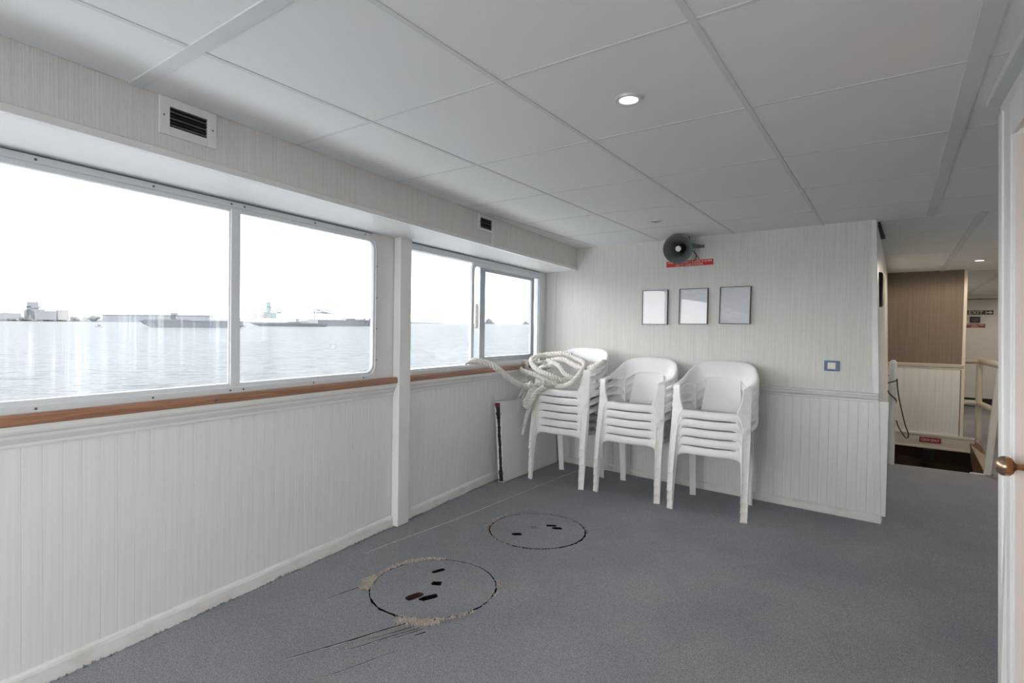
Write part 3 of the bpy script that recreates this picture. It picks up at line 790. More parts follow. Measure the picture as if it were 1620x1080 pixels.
# ------------------------------------------------------------------ end wall things
def picture(x0, x1, z0_, z1_, label, lean=0.0):
    cx, cz = (x0 + x1) / 2, (z0_ + z1_) / 2; w_, h_ = x1 - x0, z1_ - z0_
    e = empty('framed_certificate', (cx, YE - .14 * math.sin(math.radians(lean)) - .001, cz)); e.rotation_euler = (-math.radians(lean), 0, 0); tag(e, label, 'picture', 'framed certificates on the end wall')
    t = .0035; mb = MB(); d_ = -.018
    mb.box(-w_ / 2, -w_ / 2 + t, d_, 0, -h_ / 2, h_ / 2); mb.box(w_ / 2 - t, w_ / 2, d_, 0, -h_ / 2, h_ / 2); mb.box(-w_ / 2, w_ / 2, d_, 0, -h_ / 2, -h_ / 2 + t); mb.box(-w_ / 2, w_ / 2, d_, 0, h_ / 2 - t, h_ / 2)
    mb.build('frame', M['frame_black'], e)
    mb = MB(); mb.box(-w_ / 2 + t, w_ / 2 - t, -.010, -.008, -h_ / 2 + t, h_ / 2 - t); mb.build('paper', M['paper'], e)
    mb = MB(); mb.box(-w_ / 2 + t, w_ / 2 - t, -.015, -.0135, -h_ / 2 + t, h_ / 2 - t); mb.build('glass', M['glass_pic'], e)
    return e


picture(-2.022, -1.802, 1.272, 1.552, 'left of three framed certificates on the end wall, mostly white with window glare')
picture(-1.706, -1.480, 1.276, 1.554, 'middle of three framed certificates on the end wall, half in window glare', .9)
picture(-1.388, -1.166, 1.279, 1.556, 'right of three framed certificates on the end wall, grey printed sheet in view', 2.6)
sw = empty('light_switch', (-.640, YE, 1.0)); tag(sw, 'blue plate light switch with a cream rocker on the end wall', 'switch')
mb = MB(); mb.box(-.045, .045, -.008, 0, -.034, .034); mb.build('plate', M['blue'], sw, bevel=.003)
mb = MB(); mb.box(-.024, .024, -.011, -.007, -.022, .022); mb.build('bezel', M['paint'], sw, bevel=.002)
mb = MB(); mb.hexa([(-.019, -.012, -.018), (.019, -.012, -.018), (.019, -.008, -.018), (-.019, -.008, -.018), (-.019, -.017, .018), (.019, -.017, .018), (.019, -.008, .018), (-.019, -.008, .018)]); mb.build('rocker', M['switch'], sw, bevel=.002)
# red notice under the horn
rn = empty('emergency_notice', (-1.638, YE, 1.756)); tag(rn, 'long red emergency signal notice with white lettering under the horn', 'sign')
mb = MB(); mb.box(-.187, .187, -.004, .001, -.023, .023); mb.build('plate', M['red'], rn, bevel=.001)
lettering('WHEN EMERGENCY SIGNAL IS GIVEN', .355, .0155, M['letter'], rn, 0, -.0048, .0105)
lettering('GO TO YOUR STATION', .215, .0155, M['letter'], rn, 0, -.0048, -.0105)
# horn loudspeaker
hn = empty('horn_speaker', (-1.645, 3.985, 1.842)); ax = Vector((.13, -.972, -.16)).normalized()
qz = ax.to_track_quat('Z', 'Y'); hn.rotation_mode = 'QUATERNION'; hn.rotation_quaternion = qz
tag(hn, 'grey horn loudspeaker bracketed at the top of the end wall', 'speaker')
prof_o = [(.030, -.165), (.034, -.14), (.042, -.10), (.058, -.06), (.080, -.03), (.100, -.008), (.108, .0)]
prof_i = [(.106, .003), (.101, .0), (.094, -.010), (.075, -.032), (.053, -.062), (.037, -.102), (.028, -.135)]
mb = MB(); mb.lathe(prof_o + prof_i, 40, caps=False); mb.build('bell', M['horn'], hn, smooth=True)
mb = MB(); mb.lathe([(.105, .002), (.109, -.001), (.111, .003), (.109, .007), (.105, .006), (.105, .002)], 40, caps=False); mb.build('rim', M['horn'], hn, smooth=True)
mb = MB(); mb.lathe([(.036, -.132), (.032, -.10), (.026, -.06), (.0225, -.022), (.021, -.018)], 24); mb.build('reflex_tube', M['horn_dark'], hn, smooth=True)
mb = MB(); mb.lathe([(.0215, -.0195), (.0215, -.016), (.018, -.013), (0, -.0125)], 24); mb.build('centre_badge', M['plastic'], hn, smooth=True)
mb = MB(); mb.lathe([(0, -.185), (.046, -.185), (.052, -.18), (.052, -.145), (.044, -.138), (.02, -.136)], 28); mb.build('driver', M['horn_dark'], hn, smooth=True)
# bracket and cable (children, placed in world space then parented)
bpy.context.view_layer.update()
inv = hn.matrix_world.inverted()
def into(o):
    for v in o.data.vertices: v.co = inv @ v.co
    o.parent = hn; return o
mb = MB(); mb.box(-1.66, -1.52, YE - .012, YE, 1.868, 1.892); mb.hexa([(-1.60, 4.08, 1.862), (-1.575, 4.08, 1.862), (-1.54, YE, 1.868), (-1.60, YE, 1.868), (-1.60, 4.08, 1.892), (-1.575, 4.08, 1.892), (-1.54, YE, 1.892), (-1.60, YE, 1.892)])
into(mb.build('bracket', M['horn'], None, bevel=.002))
mb = MB(); mb.tube(catmull([(-1.60, 4.12, 1.86), (-1.575, 4.17, 1.82), (-1.585, YE - .006, 1.79), (-1.60, YE - .004, 1.765)], .01), .003, 6)
mb.tube(catmull([(-1.60, 4.10, 1.90), (-1.60, 4.10, 1.935), (-1.605, 4.10, 1.95)], .01), .003, 6); mb.tube(catmull([(-1.59, 4.15, 1.845), (-1.565, 4.18, 1.80), (-1.56, YE - .004, 1.785)], .01), .003, 6)
into(mb.build('cable', M['black'], None, smooth=True))


# ------------------------------------------------------------------ monobloc chairs
def sheet(grid, name, ma, thick=.0045, sub=1):
    """grid of points (rows x cols) to a thick smooth sheet"""
    n = len(grid[0]); mb = MB(); mb.loft(grid, closed=False, caps=False)
    me = mb.mesh(name, ma, fix=False)
    return me


def finish(me, name, thick, sub=1, off=0.0):
    r = bake(name, me, [('SUBSURF', dict(levels=sub, render_levels=sub)), ('SOLIDIFY', dict(thickness=thick, offset=off))] if sub else [('SOLIDIFY', dict(thickness=thick, offset=off))])
    r.polygons.foreach_set('use_smooth', [True] * len(r.polygons))
    try: r.set_sharp_from_angle(angle=0.9)
    except Exception: pass
    return r


# rim stations on the right side, front of the arm round to the middle of the back: inner edge, outer edge
RIM = [((.206, .080, .575), (.240, .078, .566)), ((.207, .082, .594), (.246, .080, .588)), ((.207, .094, .604), (.252, .091, .600)), ((.208, .15, .607), (.259, .15, .605)), ((.207, .23, .606), (.254, .24, .618)),
       ((.203, .30, .598), (.246, .325, .648)), ((.194, .355, .592), (.232, .395, .690)), ((.176, .395, .596), (.206, .440, .725)), ((.150, .420, .615), (.170, .470, .746)),
       ((.120, .432, .640), (.130, .487, .756)), ((.100, .436, .652), (.09, .495, .760)), ((.05, .440, .655), (.045, .499, .762)), ((0, .441, .655), (0, .500, .762))]


def strip(st, sgn):
    out = []
    for qi, (I, O) in enumerate(st):
        lk = min(1.0, .15 + qi * .3) if st[0][0][1] < .2 else 1.0
        I, O = Vector(I), Vector(O); d_ = O - I; flat = max(0.0, 1 - abs(d_.z) / .06)
        nrm = Vector((0, 0, 1)) * (.3 + .7 * flat) + Vector((-I.x, -(I.y - .2), 0)).normalized() * (.7 * (1 - flat))
        ow = Vector((O.x, O.y - .15, 0)).normalized()
        row = [I + Vector((0, 0, -.010)), I, I + d_ * .33 + nrm * .004, I + d_ * .7 + nrm * .004, O, O + ow * .009 * lk + Vector((0, 0, -.004)), O + ow * .013 * lk + Vector((0, 0, -.022))]
        out.append([(sgn * p.x, p.y, p.z) for p in row])
    return out


def make_chair_meshes():
    cm = {}
    for nm, sg_ in (('armrest', 1), ('armrest_l', -1)):
        cm[nm] = finish(sheet(strip(RIM[:8], sg_), nm, M['plastic']), 'armrest', .005)
    full = strip(RIM[7:], 1) + strip(RIM[7:-1], -1)[::-1]
    back = MB(); back.loft(full, closed=False, caps=False)
    sp = []
    for z_, y_, hw in ((.400, .372, .138), (.43, .380, .136), (.50, .402, .129), (.58, .424, .121), (.64, .438, .116), (.70, .462, .114)):
        sp.append([(hw * t, y_ + .012 * (1 - t * t), z_) for t in (-1, -.93, -.5, 0, .5, .93, 1)])
    sp[0] = [(x_, y_ + .006, z_) for x_, y_, z_ in sp[0]]
    back.loft(sp, closed=False, caps=False)
    cm['backrest'] = finish(back.mesh('backrest', M['plastic'], fix=False), 'backrest', .005)
    rows = []
    for y_, z_, lip in ((.056, .391, 1), (.050, .391, 1), (.040, .392, 1), (.035, .397, 1), (.033, .412, .8), (.036, .430, .4), (.040, .438, .15), (.050, .441, 0), (.075, .439, 0), (.13, .428, 0), (.20, .418, 0), (.29, .410, 0), (.365, .406, 0), (.395, .404, 0), (.402, .392, 0)):
        hw = .209 - .026 * max(0, y_) / .4; r_ = []
        for t in (-1.01, -1, -.95, -.86, -.72, -.4, 0, .4, .72, .86,   .95, 1, 1.01):
            at = abs(t); dip = -.012 * (1 - t * t) * (1 if y_ > .06 else .7)
            end_ = max(0.0, (at - .72) / .28); ed_ = -.030 * (at > 1) - .004 * (at == 1)
            r_.append((hw * t, y_ + .012 * end_ ** 2 * lip, z_ + dip + ed_ * (1 - lip) - .030 * end_ ** 2 * lip - .006 * end_ ** 2 * (1 - lip)))
        rows.append(r_)
    cm['seat'] = finish(sheet(rows, 'seat', M['plastic']), 'seat', .006)

    def gutter(stations, n2, name, plate=True, depth=.013):
        secs = []; foot = stations[0]; Q = [stations[0]] + list(stations) + [stations[-1]]; fine = []
        for i in range(1, len(Q) - 2):
            a4, b4, c4, d4 = Q[i - 1:i + 3]
            for k in range(4):
                t = k / 4; fine.append(tuple(.5 * (2 * b + (c - a) * t + (2 * a - 5 * b + 4 * c - d) * t * t + (3 * b - a - 3 * c + d) * t ** 3) for a, b, c, d in zip(a4, b4, c4, d4)))
        stations = fine + [stations[-1]]
        for (cx, cy, z_, w_, depth) in stations:
            nx, ny = n2; L = math.hypot(nx, ny); nx /= L; ny /= L; ex, ey = -ny, nx
            h_ = w_ / 2; t = .003
            prof = [(-h_, depth), (-h_ + t, depth), (-h_ + t * 1.6, t), (h_ - t * 1.6, t), (h_ - t, depth), (h_, depth), (h_ - .002, -.003), (-h_ + .002, -.003)]
            secs.append([(cx + ex * a_ + nx * b_, cy + ey * a_ + ny * b_, z_) for a_, b_ in prof])
        mb = MB(); mb.loft(secs)
        if plate:
            cx, cy, z_, w_, depth = stations[0]; nx, ny = n2; L = math.hypot(nx, ny); nx /= L; ny /= L; ex, ey = -ny, nx; h_ = w_ / 2
            mb.prism([(cx + ex * a_ + nx * b_, cy + ey * a_ + ny * b_, z_) for a_, b_ in ((-h_, depth + .001), (h_, depth + .001), (h_, -.003), (-h_, -.003))], (0, 0, 0), (0, 0, .005))
        return mb.mesh(name, M['plastic_dirty'], smooth=True)
    FS = [(.235, .004, .0, .042, .013), (.2345, .018, .12, .045, .011), (.233, .033, .25, .050, .006), (.231, .043, .34, .055, .001), (.2275, .047, .385, .064, -.002), (.221, .049, .415, .078, -.002), (.2145, .052, .440, .091, -.002), (.2175, .055, .460, .084, -.002), (.222, .058, .485, .074, -.002), (.2255, .061, .51, .066, -.002), (.2285, .065, .55, .060, -.002), (.229, .068, .585, .058, -.002), (.229, .078, .602, .054, -.002)]
    for nm, sg_ in (('front_leg', 1), ('front_leg_l', -1)):
        cm[nm] = gutter([(sg_ * a_, b_, c_, d_, e_) for a_, b_, c_, d_, e_ in FS], (sg_ * .36, -.93), 'leg')
    BS = [(.194, .412, .0, .044), (.195, .398, .14, .046), (.196, .384, .28, .050), (.197, .374, .40, .058), (.197, .372, .48, .05), (.196, .374, .56, .044), (.190, .384, .61, .04)]
    for nm, sg_ in (('rear_leg', 1), ('rear_leg_l', -1)):
        cm[nm] = gutter([(sg_ * a_, b_, c_, d_, .009 - .018 * c_) for a_, b_, c_, d_ in BS], (sg_ * .30, .95), 'leg', True, .010)
    return cm


CM = make_chair_meshes()


def make_chair():
    e = empty('plastic_armchair')
    for nm, key in (('seat', 'seat'), ('backrest', 'backrest'), ('armrest', 'armrest'), ('armrest', 'armrest_l'), ('leg', 'front_leg'), ('leg', 'front_leg_l'), ('leg', 'rear_leg'), ('leg', 'rear_leg_l')):
        link(nm, CM[key], e)
    return e


ORD = ['bottom', 'second from the bottom', 'third from the bottom', 'fourth from the bottom', 'fifth from the bottom']
first = None
PITCH = .061
for (sx_, sy_, rz, n, where) in ((-2.423, 3.535, 2.0, 6, 'left stack under the rope'), (-1.843, 3.598, 4.2, 5, 'middle stack'), (-1.256, 3.600, 5.6, 5, 'right stack')):
    for k in range(n):
        if first is None: c = first = make_chair()
        else:
            c = first.copy(); col.objects.link(c)
            for ch in first.children:
                d_ = ch.copy(); col.objects.link(d_); d_.parent = c
        jx = random.uniform(-.0015, .0015) if k else 0
        c.location = (sx_ + jx, sy_ + random.uniform(-.001, .001) * k, PITCH * k); c.rotation_euler = (0, 0, math.radians(rz + random.uniform(-.25, .25) * (k > 0)))
        pos = 'top' if k == n - 1 else ORD[k]
        tag(c, 'white plastic armchair, %s chair of the %s' % (pos, where), 'chair', 'stacked white plastic armchairs')

# ------------------------------------------------------------------ rope
P1 = [(-2.412, 3.66, 0.792), (-2.445, 3.6, 0.79), (-2.511, 3.58, 0.796), (-2.593, 3.58, 0.821), (-2.673, 3.6, 0.84), (-2.76, 3.62, 0.85), (-2.85, 3.64, 0.865), (-2.931, 3.68, 0.902), (-2.944, 3.74, 0.927), (-2.928, 3.8, 0.925), (-2.874, 3.84, 0.91), (-2.785, 3.86, 0.93), (-2.665, 3.86, 0.958), (-2.548, 3.84, 0.964), (-2.465, 3.8, 0.943), (-2.353, 3.76, 0.914), (-2.246, 3.72, 0.911), (-2.171, 3.7, 0.936), (-2.122, 3.72, 0.963), (-2.122, 3.75, 0.971)]
P2 = [(-2.378, 3.68, 0.814), (-2.399, 3.62, 0.811), (-2.425, 3.57, 0.822), (-2.491, 3.55, 0.849), (-2.58, 3.56, 0.869), (-2.674, 3.6, 0.892), (-2.752, 3.66, 0.917), (-2.819, 3.73, 0.955), (-2.811, 3.8, 0.981), (-2.754, 3.88, 0.997), (-2.635, 3.92, 1.012), (-2.563, 3.92, 1.004), (-2.48, 3.9, 0.976), (-2.361, 3.83, 0.957), (-2.287, 3.74, 0.928), (-2.261, 3.66, 0.898), (-2.252, 3.6, 0.867), (-2.278, 3.57, 0.823), (-2.334, 3.56, 0.785), (-2.413, 3.58, 0.768), (-2.509, 3.64, 0.765)]
P3 = [(-2.731, 3.84, 0.95), (-2.65, 3.8, 0.939), (-2.557, 3.76, 0.918), (-2.505, 3.73, 0.891), (-2.459, 3.71, 0.858), (-2.397, 3.7, 0.832), (-2.337, 3.72, 0.799)]
P7 = [(-2.36, 3.80, .752), (-2.30, 3.77, .765), (-2.262, 3.73, .79), (-2.25, 3.70, .84), (-2.262, 3.72, .895)]
P4 = [(-2.485, 3.66, 0.765), (-2.536, 3.58, 0.779), (-2.582, 3.54, 0.778), (-2.61, 3.51, 0.757), (-2.633, 3.49, 0.721), (-2.656, 3.48, 0.674), (-2.690, 3.48, 0.625), (-2.672, 3.475, 0.598), (-2.640, 3.46, 0.610), (-2.605, 3.46, 0.660), (-2.575, 3.48, 0.715), (-2.538, 3.54, 0.756)]
P5 = [(-2.650, 3.5, 0.60), (-2.675, 3.50, 0.54), (-2.697, 3.505, 0.485), (-2.716, 3.51, 0.419), (-2.736, 3.515, 0.352)]
P6 = [(-2.752, 2.843, 0.953), (-2.75, 2.887, 0.966), (-2.738, 2.935, 0.974), (-2.708, 2.992, 0.964), (-2.667, 3.045, 0.941), (-2.637, 3.106, 0.897), (-2.609, 3.178, 0.838), (-2.595, 3.27, 0.79), (-2.58, 3.354, 0.77), (-2.544, 3.379, 0.796)]
rope = empty('mooring_rope', (-2.45, 3.62, .76)); tag(rope, 'thick white three-strand rope coiled on the left chair stack and trailing to the sill', 'rope')
bpy.context.view_layer.update()


def strands(P, name, rad=.0235, pitch=.078, taper=None):
    path = catmull(P, .007)
    if taper is None: taper = lambda t: 1.0
    N_ = len(path); fr_ = []; up = None
    for i, p in enumerate(path):
        d_ = (path[min(i + 1, N_ - 1)] - path[max(i - 1, 0)]).normalized()
        if up is None: up = Vector((0, 0, 1)) if abs(d_.z) < .9 else Vector((1, 0, 0))
        a_ = (up - d_ * up.dot(d_)).normalized(); up = a_; fr_.append((p, a_, d_.cross(a_)))
    L = 0; ph = [0]
    for i in range(1, N_): L += (path[i] - path[i - 1]).length; ph.append(2 * PI * L / pitch)
    holder = None
    for s in range(3):
        pts = []
        for i, (p, a_, b_) in enumerate(fr_):
            t = taper(i / (N_ - 1)); an = ph[i] + s * 2 * PI / 3
            pts.append(p + (a_ * math.cos(an) + b_ * math.sin(an)) * rad * .50 * t)
        mb = MB(); mb.tube(pts, lambda q_: rad * .56 * taper(q_), 7)
        for k in range(len(mb.v)): mb.v[k] = tuple(Vector(mb.v[k]) - rope.location)
        if holder is None: holder = mb.build(name, M['rope'], rope, smooth=True)
        else: mb.build('strand', M['rope'], holder, smooth=True)


strands(P1, 'rope_length'); strands(P2, 'rope_length'); strands(P3, 'rope_length', .022); strands(P7, 'rope_length', .022); strands(P4, 'eye_splice'); strands(P5, 'rope_tail', .019, .085, lambda t: 1 - .35 * t); strands(P6, 'rope_length', .024, .082, lambda t: min(1, .25 + t * 6))


def tassel(pts, name, n, ln, spread, r=.0022, down=0.6):
    mb = MB()
    for k in range(n):
        b_ = Vector(random.choice(pts)) - rope.location; d_ = Vector((random.uniform(-1, 1), random.uniform(-1, .4), random.uniform(-1, 1) - down)).normalized()
        P = [b_, b_ + d_ * ln * .5 + Vector((random.uniform(-1, 1), random.uniform(-1, 1), 0)) * spread * .3, b_ + d_ * ln + Vector((0, 0, -spread))]
        mb.tube(catmull(P, ln / 5), r, 4)
    o = mb.build(name, M['rope'], rope, fix=False); o['kind'] = 'stuff'; return o


tassel([(-2.74, 3.56, .80), (-2.72, 3.55, .77), (-2.70, 3.54, .74), (-2.73, 3.55, .71)], 'frayed_end', 70, .075, .03)
tassel([(-2.754, 3.72, .951), (-2.735, 3.71, .955), (-2.77, 3.71, .945)], 'frayed_knot', 30, .032, .006, .005, 0)
tassel([(-2.679, 3.72, .918), (-2.66, 3.71, .912)], 'frayed_knot', 24, .030, .006, .005, 0)
tassel([(-2.869, 3.74, .919), (-2.865, 3.73, .905)], 'frayed_knot', 24, .028, .006, .005, .3)
# whipping twine near the splice
mb = MB()
for k in range(10):
    c_ = Vector((-2.49 - .006 * k, 3.645 - .010 * k, .768 + .001 * k)) - rope.location
    mb.tube([c_ + Vector((0.006 * math.cos(t) * .3, .027 * math.cos(t), .027 * math.sin(t))) for t in [i * 2 * PI / 12 for i in range(13)]], .0028, 5)
mb.build('whipping', M['rope'], rope, fix=False)

# ------------------------------------------------------------------ white board leaning on the wall
bdv = Vector((-2.813 + 2.748, 4.063 - 3.262, 0)); bd = bdv.normalized(); brot = math.atan2(bd.y, bd.x)
board = empty('leaning_board', (-2.733, 3.270, 0), brot); board.rotation_euler = (math.radians(-4.2), 0, brot)
tag(board, 'white foam board leaning on the window wall under the rope, near edge rotted black', 'board')
# local: x away along wall, y towards the wall, z up
mb = MB(); mb.box(0.008, .86, .0, .004, .004, .640); mb.box(0.008, .86, .048, .052, .004, .636); mb.box(.012, .86, .0, .05, .634, .640); mb.box(.85, .86, .0, .052, .004, .64); mb.box(.012, .86, 0, .05, .004, .01)
mb.build('skin', M['paint'], board, bevel=.0015)
mb = MB(); mb.box(.012, .03, .004, .048, .006, .634); mb.build('core', M['paint_old'], board)
mb = MB(); secs = []
for i in range(70):
    z_ = .012 + .612 * i / 69; wv = .015 + .008 * noise.noise((z_ * 34, 1, 0)) + .004 * noise.noise((z_ * 90, 7, 0)) + (.008 if z_ < .10 or z_ > .5 else 0); c_ = .024 + .004 * noise.noise((z_ * 12, 4, 2)); t_ = .003 + .003 * noise.noise((z_ * 50, 9, 9))
    secs.append([(.0125, c_ - wv, z_), (.010 - t_, c_ - wv * .6, z_), (.008 - t_, c_ + wv * .5, z_), (.0125, c_ + wv, z_)])
mb.loft(secs); mb.build('rotten_edge', M['foam'], board)
mb = MB(); mb.box(-.002, .016, .002, .046, .60, .632); mb.build('red_tape', M['tape'], board, bevel=.004)

# ------------------------------------------------------------------ deck hatches
def hatch(cx, cy, r, slots, label, rust):
    e = empty('deck_hatch', (cx, cy, 0)); tag(e, label, 'hatch', 'round carpeted deck hatches')
    holes = [[(x - cx, y - cy) for x, y in s] for s in slots]
    me = filled(ring(0, 0, r, 96, .0025), holes, .002, 'lid', M['carpet']); lid = link('lid', me, e)
    mb = MB(); rr = ring(0, 0, r, 64); n = len(rr)
    mb.add([(x, y, .002) for x, y in rr] + [(x, y, -.028) for x, y in rr], [(i, (i + 1) % n, n + (i + 1) % n, n + i) for i in range(n)]); mb.build('rim', M['void'], e, fix=False)
    for i, h_ in enumerate(holes):
        mb = MB(); n = len(h_); mb.add([(x, y, .0018) for x, y in h_] + [(x, y, -.016) for x, y in h_], [(k, (k + 1) % n, n + (k + 1) % n, n + k) for k in range(n)] + [tuple(range(n, 2 * n))])
        mb.build('finger_slot', M['hatchrust'] if i in rust else M['void'], e, fix=False)
    return e


def slot(cx, cy, lx, ly, ang, n=14, j=.12):
    out = []
    for i in range(n):
        t = 2 * PI * i / n; c_, s_ = math.cos(t), math.sin(t); k = 1 + random.uniform(-j, j)
        x = lx * math.copysign(abs(c_) ** .6, c_) * k; y = ly * math.copysign(abs(s_) ** .6, s_) * k
        out.append((cx + x * math.cos(ang) - y * math.sin(ang), cy + x * math.sin(ang) + y * math.cos(ang)))
    return out


A1 = math.radians(75)
h1 = hatch(*HATCH[0], [slot(-1.964, 1.861, .034, .015, A1), slot(-1.872, 1.762, .024, .020, .6), slot(-1.854, 1.612, .042, .023, math.radians(84)), slot(-1.798, 1.646, .044, .019, math.radians(72))], 'larger frayed round carpeted hatch nearest the camera', (2,))
h2 = hatch(*HATCH[1], [slot(-1.977, 2.502, .030, .018, .7), slot(-1.905, 2.752, .034, .016, .6), slot(-1.853, 2.738, .030, .018, .6)], 'farther round carpeted hatch in front of the chair stacks', ())
mb = MB()
for k in range(26):
    t = random.uniform(0, 6.28); r_ = random.uniform(0, .022); p = (-.033 + r_ * math.cos(t), .013 + r_ * math.sin(t)); mb.tube([(p[0], p[1], .002), (p[0] + random.uniform(-.012, .012), p[1] + random.uniform(-.012, .012), .008)], .002, 4)
tag(mb.build('frayed_pile', M['carpet'], h2, fix=False), kind='stuff')


def fringe(h, hx, hy, r, sectors, ma, name='frayed_edge'):
    """loose fibres standing round part of a hatch rim"""
    mb = MB()
    for (a0, a1, n, ln, inner) in sectors:
        for k in range(n):
            t = math.radians(random.uniform(a0, a1)); rr = r + random.uniform(-.004, .018) * inner
            t += .05 * noise.noise((t * 40, 1, 2)); p = Vector((rr * math.cos(t), rr * math.sin(t), .001)); d_ = Vector((math.cos(t + random.uniform(-1.3, 1.3)), math.sin(t + random.uniform(-1.3, 1.3)), random.uniform(0.02, .35))) * random.uniform(.15, 1) * ln * (.55 + .9 * abs(noise.noise((t * 11, 5, 3))))
            s_ = Vector((-d_.y, d_.x, 0)).normalized() * random.uniform(.0007, .0018)
            q_ = p + d_ * .55 + Vector((0, 0, .006)); e_ = p + d_; e_.z = max(.002, e_.z * .5)
            mb.add([p - s_, p + s_, q_ + s_, q_ - s_, e_], [(0, 1, 2, 3), (3, 2, 4)])
    o = mb.build(name, ma, h, fix=False); o['kind'] = 'stuff'; return o


# angles: world direction seen from hatch centre
fringe(h1, 0, 0, .294, [(125, 200, 260, .020, .8), (200, 226, 200, .03, 1.2), (150, 165, 90, .03, 1.1), (296, 316, 240, .05, 1.6), (316, 345, 70, .026, .7), (36, 52, 70, .024, .9)], M['fray'])
fringe(h1, 0, 0, .294, [(125, 200, 200, .022, 1.0), (204, 228, 320, .045, 1.7), (290, 322, 360, .06, 2.0), (322, 352, 120, .03, .8), (0, 30, 30, .02, .5)], M['fray_pale'])
fringe(h2, 0, 0, .292, [(165, 222, 200, .028, 1.1), (222, 280, 110, .02, .7)], M['fray'])
fringe(h2, 0, 0, .292, [(30, 330, 500, .016, .5)], M['carpet'])

# torn lines running from the near hatch and creases beside it
tearp = [([(-1.70, 1.46), (-1.735, 1.36), (-1.77, 1.24), (-1.81, 1.12), (-1.85, 1.0)], .005), ([(-1.665, 1.45), (-1.695, 1.36), (-1.725, 1.27)], .004), ([(-1.64, 1.455), (-1.68, 1.34), (-1.715, 1.22), (-1.74, 1.16)], .0035),
         ([(-1.625, 1.46), (-1.645, 1.39), (-1.665, 1.33)], .0035), ([(-1.60, 1.45), (-1.615, 1.40)], .006), ([(-1.585, 1.30), (-1.61, 1.2), (-1.64, 1.08), (-1.68, .98)], .0025), ([(-2.115, 1.50), (-2.125, 1.42), (-2.13, 1.33)], .004)]
for pts, w_ in tearp:
    p = catmull([(x, y, 0) for x, y in pts], .02); n = len(p); L_, R_ = [], []
    mbd, mbt = MB(), MB()
    for i, q_ in enumerate(p):
        d_ = (p[min(i + 1, n - 1)] - p[max(i - 1, 0)]).normalized(); s_ = Vector((-d_.y, d_.x, 0)); k = w_ * 1.3 * math.sin(PI * min(.97, .3 + .67 * i / (n - 1))) + .0006
        L_.append(q_ + s_ * k + Vector((0, 0, .0012))); R_.append(q_ - s_ * k * .4 + Vector((0, 0, .0012)))
        d_ = None
    mbd.add(L_ + R_, [(i, i + 1, n + i + 1, n + i) for i in range(n - 1)])
    tr_ = mbd.build('carpet_tear', M['void'], floor, fix=False)
    mbt.tube([q_ + Vector((random.uniform(-.001, .001) + w_ * 1.2, random.uniform(-.001, .001), .0015)) for q_ in p], lambda q2: .0004 + .0011 * abs(noise.noise((q2 * 9, w_ * 900, 1))), 5); mbt.build('loose_thread', M['fray_pale'], tr_, fix=False)
for pts, h_, w_ in [([(-1.56, 1.83), (-1.54, 1.93), (-1.53, 2.05), (-1.53, 2.16)], .007, .016), ([(-1.69, 1.97), (-1.66, 2.08), (-1.655, 2.18)], .005, .02), ([(-1.80, 2.05), (-1.785, 2.15), (-1.79, 2.34)], .004, .022), ([(-1.59, 1.86), (-1.575, 1.95), (-1.57, 2.02)], .004, .012)]:
    p = catmull([(x, y, 0) for x, y in pts], .02); n = len(p); secs = []
    for i, q_ in enumerate(p):
        d_ = (p[min(i + 1, n - 1)] - p[max(i - 1, 0)]).normalized(); s_ = Vector((-d_.y, d_.x, 0)); k = math.sin(PI * i / (n - 1)) if 0 < i < n - 1 else .02
        secs.append([q_ + s_ * (t * w_) + Vector((0, 0, .0004 + h_ * k * math.cos(t * PI / 2) ** 2)) for t in (-1, -.6, -.25, 0, .12, .3, .45)])
    mb = MB(); mb.loft(secs, closed=False, caps=False); mb.build('carpet_crease', M['carpet'], floor, smooth=True, fix=False)

# ------------------------------------------------------------------ outside: sea and harbour, in the frame of the true horizon (the boat lists a little)
ezc = Vector((.00735, 1, .0329)).normalized(); eyc = ezc.cross(Vector((1, -.00735, 0))).normalized(); exc = eyc.cross(ezc).normalized()
SEA = Matrix([R @ exc, R @ eyc, R @ ezc]).transposed().to_4x4(); SEA.translation = CAM - (R @ ezc) * 3.0


